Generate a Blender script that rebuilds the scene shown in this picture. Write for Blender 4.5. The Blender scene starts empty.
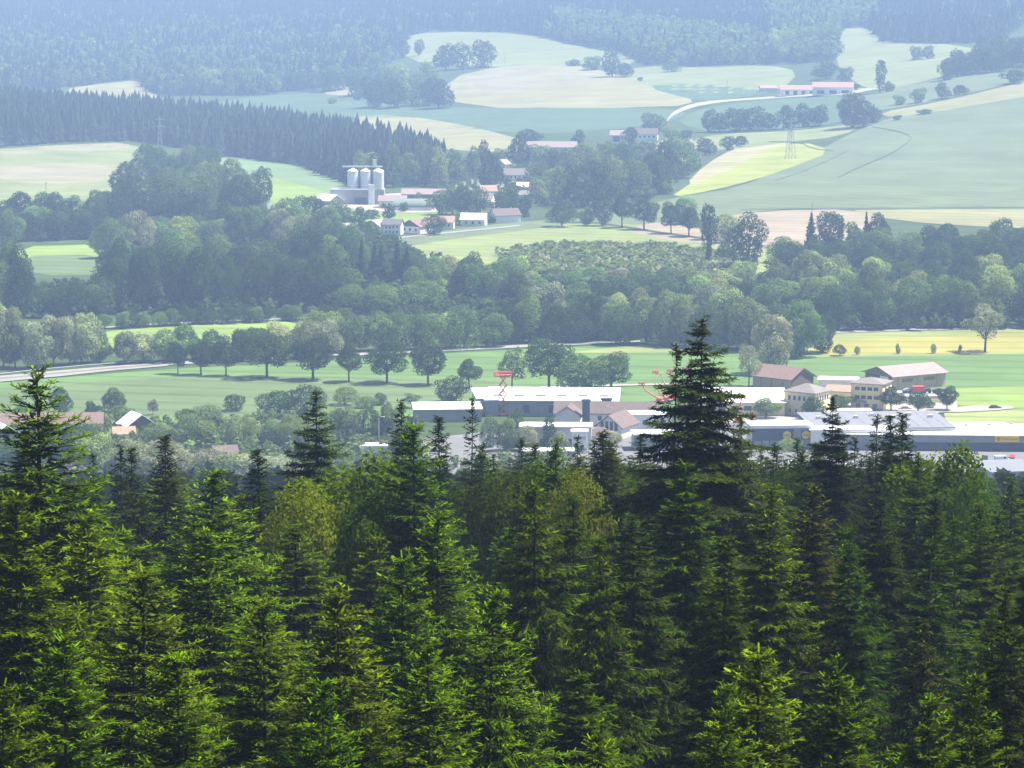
import bpy, math, random
import numpy as np
from mathutils import Vector, Matrix
from mathutils.geometry import delaunay_2d_cdt

S = bpy.context.scene
COL = S.collection
R = math.radians
rng = np.random.default_rng(7)
random.seed(7)

# ------------------------------------------------------------------ camera
F = 3000.0
CAMZ = 150.0
PITCH = math.atan2(404.0, F)
cd = bpy.data.cameras.new('camera')
cam = bpy.data.objects.new('camera', cd)
COL.objects.link(cam)
cam.location = (0, 0, CAMZ)
cam.rotation_euler = (R(90) - PITCH, 0, 0)
cd.sensor_width = 36.0
cd.lens = 36.0 * F / 1024.0
cd.clip_start = 1.0
cd.clip_end = 30000.0
S.camera = cam

# ------------------------------------------------------------------ sky, sun, exposure
SUN_AZ, SUN_EL = 76.0, 60.0          # degrees right of the view direction, above the horizon
w = bpy.data.worlds.new('World')
S.world = w
w.use_nodes = True
wn = w.node_tree.nodes
bg = wn['Background']
sky = wn.new('ShaderNodeTexSky')
sky.sky_type = 'NISHITA'
sky.sun_disc = False
sky.sun_elevation = R(SUN_EL)
sky.sun_rotation = R(SUN_AZ)
sky.air_density = 1.0
sky.dust_density = 1.0
w.node_tree.links.new(sky.outputs[0], bg.inputs[0])
bg.inputs[1].default_value = 0.05
sl = bpy.data.lights.new('sun', 'SUN')
sun = bpy.data.objects.new('sun', sl)
COL.objects.link(sun)
sl.energy = 5.0
sl.angle = R(0.55)
sl.color = (1.0, 0.94, 0.82)
sv = Vector((math.sin(R(SUN_AZ)) * math.cos(R(SUN_EL)), math.cos(R(SUN_AZ)) * math.cos(R(SUN_EL)), math.sin(R(SUN_EL))))
sun.rotation_euler = sv.to_track_quat('Z', 'Y').to_euler()
sun.location = (300, 300, 600)
S.view_settings.view_transform = 'Standard'
S.view_settings.look = 'None'
S.view_settings.gamma = 1.0
S.view_settings.use_curve_mapping = False
S.view_settings.exposure = 1.7
HAZE_DENSITY = 1.65e-4
HAZE_COLOR = (0.44, 0.63, 1.0)

S.render.engine = 'CYCLES'
S.cycles.use_denoising = True
S.cycles.max_bounces = 5
S.cycles.diffuse_bounces = 2
S.cycles.glossy_bounces = 2
S.cycles.transmission_bounces = 3
S.cycles.volume_bounces = 0
S.cycles.caustics_reflective = False
S.cycles.caustics_refractive = False

# ------------------------------------------------------------------ projection helpers
cp, sp = math.cos(PITCH), math.sin(PITCH)


def ray(px, Y):
    dx = np.asarray(px, float) - 512.0
    dy = 384.0 - np.asarray(Y, float)
    ky = F * cp + dy * sp
    return dx / ky, (-F * sp + dy * cp) / ky


def project(x, y, z):
    zz = z - CAMZ
    depth = y * cp - zz * sp
    up = y * sp + zz * cp
    return 512.0 + F * x / depth, 384.0 - F * up / depth


# ------------------------------------------------------------------ the terrain
NEAR = [(-60, 149), (0, 147.5), (30, 131), (75, 110.5), (150, 99.5), (300, 77), (500, 45), (700, 12), (800, 2.5), (860, 0), (1000, 0)]
FAR = {
    0: [(1850, 0), (2150, .5), (2600, 4.5), (3000, 20), (3300, 14), (3600, 12), (3900, 20), (4600, 58), (5200, 115), (6200, 233), (6700, 215), (7600, 120)],
    256: [(2000, 0), (2500, .5), (2900, 2), (3100, 4), (3500, 10), (3700, 15), (4200, 38), (5200, 117), (6200, 235), (6700, 215), (7600, 120)],
    512: [(2100, 0), (2600, 2.5), (2900, 7), (3150, 15), (3800, 44), (4300, 71), (5000, 117), (6100, 230), (6700, 215), (7600, 120)],
    768: [(1900, 0), (2050, 5), (2350, 9), (2700, 11), (3000, 20), (3350, 33), (3700, 50), (4700, 119), (5800, 230), (6500, 225), (7600, 120)],
    1024: [(1850, 0), (1960, 1), (2250, 8), (2650, 26), (3000, 50), (3150, 55), (3700, 76), (4500, 120), (5600, 225), (6400, 225), (7600, 120)],
}
DG = np.arange(-60, 7601, 10.0)
PXG = np.arange(-768, 1793, 16.0)
kx = np.array([-768, -256] + sorted(FAR) + [1280, 1792], float)
cols = []
for k in kx:
    kk = int(min(max(k, 0), 1024))
    pts = NEAR + FAR[kk]
    zz = np.interp(DG, [p[0] for p in pts], [p[1] for p in pts])
    ker = np.exp(-0.5 * (np.arange(-15, 16) / 5.0) ** 2)
    ker /= ker.sum()
    sm = np.convolve(np.pad(zz, 15, mode='edge'), ker, 'valid')
    ker2 = np.exp(-0.5 * (np.arange(-4, 5) / 1.2) ** 2)
    ker2 /= ker2.sum()
    s2 = np.convolve(np.pad(zz, 4, mode='edge'), ker2, 'valid')
    cols.append(np.where(DG > 1000, sm, s2))
cols = np.array(cols)
tang = np.gradient(cols, kx, axis=0)
ii = np.clip(np.searchsorted(kx, PXG, 'right') - 1, 0, len(kx) - 2)
hh = (kx[ii + 1] - kx[ii])[:, None]
tt = ((PXG - kx[ii]) / hh[:, 0])[:, None]
ZT = ((2 * tt**3 - 3 * tt**2 + 1) * cols[ii] + (tt**3 - 2 * tt**2 + tt) * hh * tang[ii]
      + (-2 * tt**3 + 3 * tt**2) * cols[ii + 1] + (tt**3 - tt**2) * hh * tang[ii + 1])


def zt(x, y):
    x = np.asarray(x, float)
    y = np.asarray(y, float)
    px = 512 + F * x / np.maximum(y, 250.0)
    a = np.clip((px - PXG[0]) / 16.0, 0, len(PXG) - 1.001)
    b = np.clip((y - DG[0]) / 10.0, 0, len(DG) - 1.001)
    i = a.astype(int)
    j = b.astype(int)
    fa, fb = a - i, b - j
    return ((1 - fa) * (1 - fb) * ZT[i, j] + fa * (1 - fb) * ZT[i + 1, j] + (1 - fa) * fb * ZT[i, j + 1] + fa * fb * ZT[i + 1, j + 1])


DS = np.concatenate([np.arange(300, 1200, 6), np.arange(1200, 7400, 12)]).astype(float)


def ground(px, Y):
    """the point of the terrain seen at a pixel of the photograph"""
    px = np.atleast_1d(np.asarray(px, float))
    Y = np.atleast_1d(np.asarray(Y, float))
    sx, sz = ray(px, Y)
    out = np.empty((len(px), 3))
    for c in range(0, len(px), 4000):
        s_ = slice(c, c + 4000)
        X = sx[s_, None] * DS
        g = zt(X, np.broadcast_to(DS, X.shape)) - (CAMZ + sz[s_, None] * DS)
        hit = g > 0
        k = np.where(hit.any(1), hit.argmax(1), len(DS) - 1)
        k = np.maximum(k, 1)
        lo, hi = DS[k - 1].copy(), DS[k].copy()
        for _ in range(22):
            m = 0.5 * (lo + hi)
            below = zt(sx[s_] * m, m) - (CAMZ + sz[s_] * m) > 0
            hi = np.where(below, m, hi)
            lo = np.where(below, lo, m)
        d = 0.5 * (lo + hi)
        out[s_, 0] = sx[s_] * d
        out[s_, 1] = d
        out[s_, 2] = zt(sx[s_] * d, d)
    return out


def g1(px, Y):
    return Vector(ground([px], [Y])[0])


def scale_at(d):          # pixels per metre at distance d
    return F / d


# ------------------------------------------------------------------ materials
def nodes(name):
    m = bpy.data.materials.new(name)
    m.use_nodes = True
    return m, m.node_tree.nodes, m.node_tree.links, m.node_tree.nodes['Principled BSDF']


def plain(name, col, rough=0.7, var=0.12, scale=0.6, metal=0.0, spec=0.3):
    m, n, l, p = nodes(name)
    p.inputs['Roughness'].default_value = rough
    p.inputs['Metallic'].default_value = metal
    p.inputs['Specular IOR Level'].default_value = spec
    tc = n.new('ShaderNodeTexCoord')
    nz = n.new('ShaderNodeTexNoise')
    nz.inputs['Scale'].default_value = scale
    nz.inputs['Detail'].default_value = 5
    l.new(tc.outputs['Object'], nz.inputs['Vector'])
    cr = n.new('ShaderNodeValToRGB')
    cr.color_ramp.elements[0].position = 0.25
    cr.color_ramp.elements[1].position = 0.75
    cr.color_ramp.elements[0].color = tuple(c * (1 - var) for c in col) + (1,)
    cr.color_ramp.elements[1].color = tuple(min(1, c * (1 + var)) for c in col) + (1,)
    l.new(nz.outputs['Fac'], cr.inputs['Fac'])
    l.new(cr.outputs['Color'], p.inputs['Base Color'])
    return m


def field_mat(name, col, var=0.18, rot=0.3, row=0.25, col2=None, tram=0.22):
    """crop or grass: broad patches, fine mottling and faint drill rows"""
    m, n, l, p = nodes(name)
    p.inputs['Roughness'].default_value = 0.95
    p.inputs['Specular IOR Level'].default_value = 0.1
    tc = n.new('ShaderNodeTexCoord')
    mp = n.new('ShaderNodeMapping')
    mp.inputs['Rotation'].default_value = (0, 0, rot)
    mp.inputs['Scale'].default_value = (0.006, 0.03, 0.01)
    l.new(tc.outputs['Object'], mp.inputs['Vector'])
    n1 = n.new('ShaderNodeTexNoise')
    n1.inputs['Scale'].default_value = 1.0
    n1.inputs['Detail'].default_value = 6
    n1.inputs['Roughness'].default_value = 0.6
    l.new(mp.outputs[0], n1.inputs['Vector'])
    mp2 = n.new('ShaderNodeMapping')
    mp2.inputs['Rotation'].default_value = (0, 0, rot)
    mp2.inputs['Scale'].default_value = (0.02, 0.35, 0.1)
    l.new(tc.outputs['Object'], mp2.inputs['Vector'])
    n2 = n.new('ShaderNodeTexNoise')
    n2.inputs['Scale'].default_value = 1.0
    n2.inputs['Detail'].default_value = 4
    l.new(mp2.outputs[0], n2.inputs['Vector'])
    ad = n.new('ShaderNodeMath')
    ad.operation = 'MULTIPLY_ADD'
    ad.inputs[1].default_value = row
    l.new(n2.outputs['Fac'], ad.inputs[0])
    l.new(n1.outputs['Fac'], ad.inputs[2])
    cr = n.new('ShaderNodeValToRGB')
    cr.color_ramp.elements[0].position = 0.35
    cr.color_ramp.elements[1].position = 0.9
    c2 = col2 or tuple(min(1, c * (1 + var)) for c in col)
    cr.color_ramp.elements[0].color = tuple(c * (1 - var) for c in col) + (1,)
    cr.color_ramp.elements[1].color = tuple(c2) + (1,)
    l.new(ad.outputs[0], cr.inputs['Fac'])
    wv = n.new('ShaderNodeTexWave')
    wv.bands_direction = 'Y'
    wv.inputs['Scale'].default_value = 0.016
    wv.inputs['Distortion'].default_value = 1.2
    wv.inputs['Detail'].default_value = 2.0
    wv.inputs['Detail Scale'].default_value = 0.4
    mp3 = n.new('ShaderNodeMapping')
    mp3.inputs['Rotation'].default_value = (0, 0, rot)
    l.new(tc.outputs['Object'], mp3.inputs['Vector'])
    l.new(mp3.outputs[0], wv.inputs['Vector'])
    wr = n.new('ShaderNodeMapRange')
    wr.inputs['From Min'].default_value = 0.0
    wr.inputs['From Max'].default_value = 0.18
    wr.inputs['To Min'].default_value = 1.0 - tram
    wr.inputs['To Max'].default_value = 1.0
    l.new(wv.outputs['Fac'], wr.inputs['Value'])
    n4 = n.new('ShaderNodeTexNoise')
    n4.inputs['Scale'].default_value = 0.02
    n4.inputs['Detail'].default_value = 7
    n4.inputs['Roughness'].default_value = 0.65
    l.new(tc.outputs['Object'], n4.inputs['Vector'])
    pr = n.new('ShaderNodeMapRange')
    pr.inputs['From Min'].default_value = 0.3
    pr.inputs['From Max'].default_value = 0.7
    pr.inputs['To Min'].default_value = 0.8
    pr.inputs['To Max'].default_value = 1.18
    l.new(n4.outputs['Fac'], pr.inputs['Value'])
    mu = n.new('ShaderNodeMath')
    mu.operation = 'MULTIPLY'
    l.new(wr.outputs[0], mu.inputs[0])
    l.new(pr.outputs[0], mu.inputs[1])
    sc_ = n.new('ShaderNodeVectorMath')
    sc_.operation = 'SCALE'
    l.new(cr.outputs['Color'], sc_.inputs[0])
    l.new(mu.outputs[0], sc_.inputs['Scale'])
    l.new(sc_.outputs[0], p.inputs['Base Color'])
    return m


def leaf_mat(name, trans=0.4, fresh=(1.08, 1.12, 0.6)):
    """foliage: the object's own colour, varied per tree, per leaf clump and on the young shoots, whose tips also carry painted sunlight"""
    m, n, l, p = nodes(name)
    out = n['Material Output']
    n.remove(p)
    oi = n.new('ShaderNodeObjectInfo')
    at = n.new('ShaderNodeAttribute')
    at.attribute_name = 'tone'
    hs = n.new('ShaderNodeHueSaturation')
    l.new(oi.outputs['Color'], hs.inputs['Color'])
    mh = n.new('ShaderNodeMapRange')
    mh.inputs['To Min'].default_value = 0.485
    mh.inputs['To Max'].default_value = 0.515
    l.new(oi.outputs['Random'], mh.inputs['Value'])
    l.new(mh.outputs[0], hs.inputs['Hue'])
    mv = n.new('ShaderNodeMapRange')
    mv.inputs['To Min'].default_value = 0.8
    mv.inputs['To Max'].default_value = 1.2
    mm = n.new('ShaderNodeMath')
    mm.operation = 'FRACT'
    m7 = n.new('ShaderNodeMath')
    m7.operation = 'MULTIPLY'
    m7.inputs[1].default_value = 17.3
    l.new(oi.outputs['Random'], m7.inputs[0])
    l.new(m7.outputs[0], mm.inputs[0])
    l.new(mm.outputs[0], mv.inputs['Value'])
    l.new(mv.outputs[0], hs.inputs['Value'])
    on = n.new('ShaderNodeMath')
    on.operation = 'ADD'
    on.inputs[1].default_value = 1.0
    l.new(at.outputs['Fac'], on.inputs[0])
    vm = n.new('ShaderNodeVectorMath')
    vm.operation = 'SCALE'
    l.new(hs.outputs['Color'], vm.inputs[0])
    l.new(on.outputs[0], vm.inputs['Scale'])
    # young shoots (tone above one half), brightened like sunlit tips, turn yellower
    gt = n.new('ShaderNodeMapRange')
    gt.inputs['From Min'].default_value = 0.4
    gt.inputs['From Max'].default_value = 1.2
    l.new(at.outputs['Fac'], gt.inputs['Value'])
    mx = n.new('ShaderNodeMix')
    mx.data_type = 'VECTOR'
    l.new(gt.outputs[0], mx.inputs['Factor'])
    l.new(vm.outputs[0], mx.inputs[4])
    fm = n.new('ShaderNodeVectorMath')
    fm.operation = 'MULTIPLY'
    fm.inputs[1].default_value = fresh
    l.new(vm.outputs[0], fm.inputs[0])
    l.new(fm.outputs[0], mx.inputs[5])
    df = n.new('ShaderNodeBsdfDiffuse')
    tr = n.new('ShaderNodeBsdfTranslucent')
    yl = n.new('ShaderNodeVectorMath')
    yl.operation = 'MULTIPLY'
    yl.inputs[1].default_value = (1.25, 1.25, 0.5)
    l.new(mx.outputs[1], df.inputs['Color'])
    l.new(mx.outputs[1], yl.inputs[0])
    l.new(yl.outputs[0], tr.inputs['Color'])
    ms = n.new('ShaderNodeMixShader')
    ms.inputs[0].default_value = trans
    l.new(df.outputs[0], ms.inputs[1])
    l.new(tr.outputs[0], ms.inputs[2])
    l.new(ms.outputs[0], out.inputs['Surface'])
    return m


LEAF = leaf_mat('foliage', 0.38)
NEEDLE = leaf_mat('needles', 0.22)
BARK = plain('bark', (0.04, 0.032, 0.024), 0.95, 0.35, 2.0)
M = {
    'white': plain('white_render', (0.78, 0.77, 0.73), 0.85, 0.05, 0.5),
    'offwhite': plain('worn_white_render', (0.6, 0.59, 0.56), 0.85, 0.1, 0.4),
    'cream': plain('cream_render', (0.72, 0.63, 0.42), 0.85, 0.06, 0.5),
    'yellow': plain('yellow_render', (0.74, 0.62, 0.36), 0.85, 0.06, 0.5),
    'grey': plain('grey_concrete', (0.26, 0.26, 0.27), 0.9, 0.12, 0.4),
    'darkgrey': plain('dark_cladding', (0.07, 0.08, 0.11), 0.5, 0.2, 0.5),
    'bluegrey': plain('blue_grey_cladding', (0.24, 0.25, 0.29), 0.5, 0.12, 0.4),
    'wood': plain('weathered_boards', (0.22, 0.16, 0.11), 0.9, 0.25, 1.2),
    'palewood': plain('pale_boards', (0.42, 0.33, 0.24), 0.9, 0.15, 0.9),
    'darkwood': plain('dark_boards', (0.1, 0.075, 0.06), 0.9, 0.25, 1.2),
    'roof_red': plain('red_tiles', (0.165, 0.108, 0.095), 0.85, 0.2, 1.0),
    'roof_pink': plain('faded_pink_sheeting', (0.24, 0.175, 0.17), 0.6, 0.12, 0.5),
    'roof_orange': plain('orange_tiles', (0.30, 0.19, 0.14), 0.85, 0.15, 1.0),
    'roof_brown': plain('brown_tiles', (0.115, 0.085, 0.08), 0.85, 0.2, 1.0),
    'roof_dark': plain('dark_tiles', (0.1, 0.09, 0.11), 0.8, 0.2, 1.0),
    'roof_grey': plain('grey_sheeting', (0.16, 0.165, 0.19), 0.55, 0.1, 0.2),
    'roof_white': plain('pale_roof_membrane', (0.74, 0.73, 0.76), 0.7, 0.08, 0.12),
    'roof_taupe': plain('taupe_tiles', (0.16, 0.14, 0.14), 0.8, 0.15, 1.0),
    'steel': plain('galvanised_steel', (0.62, 0.64, 0.68), 0.45, 0.1, 0.6, 0.3),
    'wire': plain('weathered_wire', (0.10, 0.11, 0.13), 0.8, 0.05),
    'lattice': plain('weathered_lattice', (0.2, 0.21, 0.23), 0.7, 0.08),
    'greenhall': plain('green_sheeting', (0.14, 0.18, 0.165), 0.5, 0.1, 0.4),
    'pane': plain('window_glass', (0.05, 0.06, 0.08), 0.15, 0.1, 1.0, 0.0, 0.5),
    'frame': plain('white_frames', (0.75, 0.75, 0.74), 0.6, 0.03),
    'red': plain('red_paint', (0.5, 0.07, 0.05), 0.45, 0.12, 0.8),
    'orange': plain('orange_red_paint', (0.56, 0.17, 0.10), 0.5, 0.12, 0.8),
    'tyre': plain('black_rubber', (0.03, 0.03, 0.03), 0.9, 0.1),
    'signyellow': plain('yellow_sign', (0.85, 0.6, 0.03), 0.5, 0.03),
    'signblue': plain('blue_sign', (0.03, 0.08, 0.36), 0.5, 0.03),
    'signlight': plain('blue_letters', (0.06, 0.2, 0.5), 0.5, 0.03),
    'signred': plain('red_sign', (0.6, 0.04, 0.04), 0.5, 0.03),
    'road': plain('pale_road', (0.19, 0.185, 0.18), 0.9, 0.12, 0.15),
    'asphalt': plain('asphalt', (0.12, 0.12, 0.125), 0.9, 0.15, 0.2),
    'gravel': plain('pale_gravel', (0.25, 0.235, 0.21), 0.95, 0.12, 0.3),
    'carblack': plain('black_car_paint', (0.02, 0.02, 0.025), 0.2, 0.05, 1, 0, 0.5),
    'carsilver': plain('silver_car_paint', (0.5, 0.51, 0.53), 0.3, 0.05, 1, 0.4, 0.5),
    'carwhite': plain('white_car_paint', (0.75, 0.75, 0.75), 0.3, 0.03, 1, 0, 0.5),
    'carblue': plain('blue_car_paint', (0.05, 0.1, 0.25), 0.3, 0.05, 1, 0, 0.5),
    'carred': plain('red_car_paint', (0.4, 0.04, 0.03), 0.3, 0.05, 1, 0, 0.5),
}


# ------------------------------------------------------------------ object helpers
def tag(o, label=None, cat=None, group=None, kind=None):
    if label:
        o['label'] = label
    if cat:
        o['category'] = cat
    if group:
        o['group'] = group
    if kind:
        o['kind'] = kind
    return o


def empty(name, loc, rz=0.0):
    o = bpy.data.objects.new(name, None)
    COL.objects.link(o)
    o.empty_display_size = 0.5
    o.location = loc
    o.rotation_euler = (0, 0, rz)
    return o


def link(name, me, parent=None, color=None):
    o = bpy.data.objects.new(name, me)
    COL.objects.link(o)
    if parent:
        o.parent = parent
    if color is not None:
        o.color = (*color, 1)
    return o


def quad_mesh(name, Q, mat, tone=None, smooth=False):
    """Q: (n,4,3) array of loose quads -> mesh"""
    n = len(Q)
    me = bpy.data.meshes.new(name)
    me.vertices.add(n * 4)
    me.vertices.foreach_set('co', np.ascontiguousarray(Q, np.float32).reshape(-1))
    me.loops.add(n * 4)
    me.loops.foreach_set('vertex_index', np.arange(n * 4, dtype=np.int32))
    me.polygons.add(n)
    me.polygons.foreach_set('loop_start', np.arange(0, n * 4, 4, dtype=np.int32))
    try:
        me.polygons.foreach_set('loop_total', np.full(n, 4, np.int32))
    except Exception:
        pass
    if tone is not None:
        a = me.attributes.new('tone', 'FLOAT', 'FACE')
        a.data.foreach_set('value', np.ascontiguousarray(tone, np.float32))
    me.materials.append(mat)
    me.update(calc_edges=True)
    return me


class MB:
    """collects boxes, prisms, tubes; builds ONE mesh"""

    def __init__(self):
        self.v, self.f = [], []

    def add(self, vs, fs):
        b = len(self.v)
        self.v += [tuple(p) for p in vs]
        self.f += [tuple(i + b for i in q) for q in fs]
        return self

    def box(self, c, s, rz=0.0):
        cx, cy, cz = c
        hx, hy, hz = s[0] / 2, s[1] / 2, s[2] / 2
        ca, sa = math.cos(rz), math.sin(rz)
        vs = []
        for dz in (-hz, hz):
            for dx, dy in ((-hx, -hy), (hx, -hy), (hx, hy), (-hx, hy)):
                vs.append((cx + dx * ca - dy * sa, cy + dx * sa + dy * ca, cz + dz))
        return self.add(vs, [(3, 2, 1, 0), (4, 5, 6, 7), (0, 1, 5, 4), (1, 2, 6, 5), (2, 3, 7, 6), (3, 0, 4, 7)])

    def prism(self, poly, axis, a, b):
        """2-D polygon extruded along an axis: 'x' -> poly in (y,z), 'y' -> poly in (x,z), 'z' -> poly in (x,y)"""
        n = len(poly)
        mk = {'x': lambda p, t: (t, p[0], p[1]), 'y': lambda p, t: (p[0], t, p[1]), 'z': lambda p, t: (p[0], p[1], t)}[axis]
        vs = [mk(p, a) for p in poly] + [mk(p, b) for p in poly]
        fs = [tuple(range(n))[::-1], tuple(range(n, 2 * n))] + [(i, (i + 1) % n, n + (i + 1) % n, n + i) for i in range(n)]
        return self.add(vs, fs)

    def tube(self, pts, rad, n=6):
        rad = rad if isinstance(rad, (list, tuple)) else [rad] * len(pts)
        P = [Vector(p) for p in pts]
        vs, fs = [], []
        for i, p in enumerate(P):
            t = (P[min(i + 1, len(P) - 1)] - P[max(i - 1, 0)]).normalized()
            u = t.cross(Vector((0, 0, 1)) if abs(t.z) < 0.9 else Vector((1, 0, 0))).normalized()
            q = t.cross(u)
            for k in range(n):
                a = 2 * math.pi * k / n
                vs.append(p + (u * math.cos(a) + q * math.sin(a)) * rad[i])
        for i in range(len(P) - 1):
            for k in range(n):
                fs.append((i * n + k, i * n + (k + 1) % n, (i + 1) * n + (k + 1) % n, (i + 1) * n + k))
        fs.append(tuple(range(n))[::-1])
        fs.append(tuple(range((len(P) - 1) * n, len(P) * n)))
        return self.add(vs, fs)

    def lathe(self, prof, c=(0, 0, 0), n=20):
        vs, fs = [], []
        for r, z in prof:
            for k in range(n):
                a = 2 * math.pi * k / n
                vs.append((c[0] + r * math.cos(a), c[1] + r * math.sin(a), c[2] + z))
        for i in range(len(prof) - 1):
            for k in range(n):
                fs.append((i * n + k, i * n + (k + 1) % n, (i + 1) * n + (k + 1) % n, (i + 1) * n + k))
        fs.append(tuple(range(n))[::-1])
        fs.append(tuple(range((len(prof) - 1) * n, len(prof) * n)))
        return self.add(vs, fs)

    def mesh(self, name, mat):
        me = bpy.data.meshes.new(name)
        me.from_pydata(self.v, [], self.f)
        me.materials.append(mat)
        me.update()
        return me

    def build(self, name, mat, parent=None):
        return link(name, self.mesh(name, mat), parent)


# ------------------------------------------------------------------ ground sheet
ys = np.concatenate([np.arange(-60, 60, 6), np.arange(60, 800, 10), np.arange(800, 7600, 20), [7600]]).astype(float)
us = np.linspace(-0.42, 0.42, 221)
UU, YY = np.meshgrid(us, ys)
XX = UU * (np.maximum(YY, 0) + 220)
ZZ = zt(XX, YY)
nv, nu = UU.shape
idx = np.arange(nv * nu).reshape(nv, nu)
quads = np.stack([idx[:-1, :-1], idx[:-1, 1:], idx[1:, 1:], idx[1:, :-1]], -1).reshape(-1, 4)
me = bpy.data.meshes.new('ground')
me.from_pydata(np.stack([XX, YY, ZZ], -1).reshape(-1, 3).tolist(), [], quads.tolist())
me.materials.append(field_mat('rough_grass', (0.035, 0.055, 0.018), 0.4, 0.2, 0.5))
me.polygons.foreach_set('use_smooth', [True] * len(me.polygons))
me.update()
tag(link('ground', me), kind='structure')

_layer = [0]


def dens(poly, closed=True, step=6.0):
    out = []
    n = len(poly)
    for i in range(n if closed else n - 1):
        a, b = poly[i], poly[(i + 1) % n]
        k = max(1, int(math.hypot(b[0] - a[0], (b[1] - a[1]) * 3) / step))
        for j in range(k):
            out.append((a[0] + (b[0] - a[0]) * j / k, a[1] + (b[1] - a[1]) * j / k))
    if not closed:
        out.append(poly[-1])
    return out


def smooth_poly(poly, it=2):
    for _ in range(it):
        q = []
        n = len(poly)
        for i in range(n):
            a, b = poly[i], poly[(i + 1) % n]
            q.append((a[0] * .75 + b[0] * .25, a[1] * .75 + b[1] * .25))
            q.append((a[0] * .25 + b[0] * .75, a[1] * .25 + b[1] * .75))
        poly = q
    return poly


def sheet(name, poly, mat, it=2, lift=None, kind='structure', gx=14.0, gy=3.0):
    """an area of ground outlined in the photograph, laid on the terrain"""
    poly = dens(smooth_poly(poly, it) if it else poly)
    P = np.array(poly)
    K = 4.0
    x0, x1, y0, y1 = P[:, 0].min(), P[:, 0].max(), P[:, 1].min(), P[:, 1].max()
    gxs, gys = np.meshgrid(np.arange(x0 + gx / 2, x1, gx), np.arange(y0 + gy / 2, y1, gy))
    gxs, gys = gxs.ravel(), gys.ravel()
    ins = inside(gxs, gys, poly)
    pts = [Vector((a, b * K)) for a, b in poly] + [Vector((a, b * K)) for a, b in zip(gxs[ins], gys[ins])]
    n = len(poly)
    r = delaunay_2d_cdt(pts, [(i, (i + 1) % n) for i in range(n)], [list(range(n))], 1, 1e-4)
    v = np.array([(a[0], a[1] / K) for a in r[0]])
    g = ground(v[:, 0], v[:, 1])
    _layer[0] += 1
    g[:, 2] += lift if lift is not None else 0.06 + 0.006 * _layer[0]
    me = bpy.data.meshes.new(name)
    me.from_pydata(g.tolist(), [], [tuple(f) for f in r[2]])
    me.materials.append(mat)
    me.update()
    if len(me.polygons) and sum(p.normal.z for p in me.polygons) < 0:
        me.flip_normals()
    o = link(name, me)
    tag(o, kind=kind)
    return o


def inside(x, y, poly):
    x = np.asarray(x)
    y = np.asarray(y)
    r = np.zeros(x.shape, bool)
    n = len(poly)
    for i in range(n):
        x1, y1 = poly[i]
        x2, y2 = poly[(i + 1) % n]
        if y1 == y2:
            continue
        c = ((y1 > y) != (y2 > y)) & (x < (x2 - x1) * (y - y1) / (y2 - y1) + x1)
        r ^= c
    return r


def band(pts, half):
    """a pixel polyline with half heights -> closed outline"""
    hs = half if isinstance(half, (list, tuple)) else [half] * len(pts)
    top = [(p[0], p[1] - h) for p, h in zip(pts, hs)]
    bot = [(p[0], p[1] + h) for p, h in zip(pts, hs)]
    return top + bot[::-1]


# crops and meadows
MEADOW = field_mat('meadow_grass', (0.080, 0.137, 0.042), 0.18, 0.15, 0.35)
BLUEGREEN = field_mat('young_cereal', (0.0825, 0.120, 0.050), 0.15, 0.25, 0.35)
TEAL = field_mat('green_wheat', (0.0935, 0.120, 0.062), 0.14, 0.5, 0.45)
TEALD = field_mat('dense_green_wheat', (0.0605, 0.100, 0.055), 0.12, 0.2, 0.3)
BRIGHT = field_mat('mown_meadow', (0.1485, 0.210, 0.050), 0.15, 0.1, 0.3)
LIME = field_mat('flowering_meadow', (0.190, 0.215, 0.050), 0.15, 0.4, 0.4)
YELLOW = field_mat('ripening_barley', (0.185, 0.175, 0.045), 0.22, 0.08, 0.6)
OLIVE = field_mat('dry_grass', (0.145, 0.170, 0.060), 0.25, 0.15, 0.5)
PALE = field_mat('pale_barley', (0.1815, 0.175, 0.085), 0.15, 0.2, 0.4)
TAN = field_mat('bare_soil', (0.200, 0.165, 0.120), 0.15, 0.1, 0.5)
CREAM = field_mat('cut_hay', (0.190, 0.178, 0.115), 0.15, 0.25, 0.4)
SOFT = field_mat('grazed_pasture', (0.1485, 0.17, 0.075), 0.15, 0.3, 0.35)

sheet('meadow', [(-80, 470), (-80, 388), (0, 383), (165, 369), (300, 363), (430, 354), (640, 344), (700, 346), (760, 355), (830, 355), (1100, 351), (1100, 412), (960, 408), (900, 402), (700, 407), (560, 405), (420, 425), (200, 445)], MEADOW, 1)
sheet('crop_field', [(-80, 424), (-80, 401), (120, 378), (300, 376), (480, 379), (530, 388), (450, 400), (320, 411), (100, 420)], BLUEGREEN, 2)
sheet('barley_field', [(803, 356), (806, 345), (826, 334), (900, 331), (1100, 327), (1100, 353), (920, 355.5)], YELLOW, 1)
sheet('grass_verge', [(815, 341), (826, 333), (900, 331), (1100, 326), (1100, 330), (930, 337)], OLIVE, 1)
sheet('grass_verge', band([(800, 357), (870, 355.5), (950, 354.5), (1100, 351)], 1.0), OLIVE, 0)
sheet('meadow', [(875, 394), (940, 389), (1100, 384), (1100, 409), (955, 407)], BRIGHT, 1)
sheet('grass_verge', [(640, 346), (690, 346), (700, 352), (560, 354), (600, 349)], OLIVE, 1)
sheet('grass_lot', [(944, 413), (1000, 410), (1100, 406), (1100, 440), (1012, 436), (1010, 428), (946, 425)], OLIVE, 0)
sheet('meadow', [(395, 420), (440, 409), (500, 399), (560, 398), (500, 405), (455, 415)], LIME, 1)
sheet('meadow', [(85, 333), (180, 326), (310, 319), (310, 347), (90, 352)], BRIGHT, 1)
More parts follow.
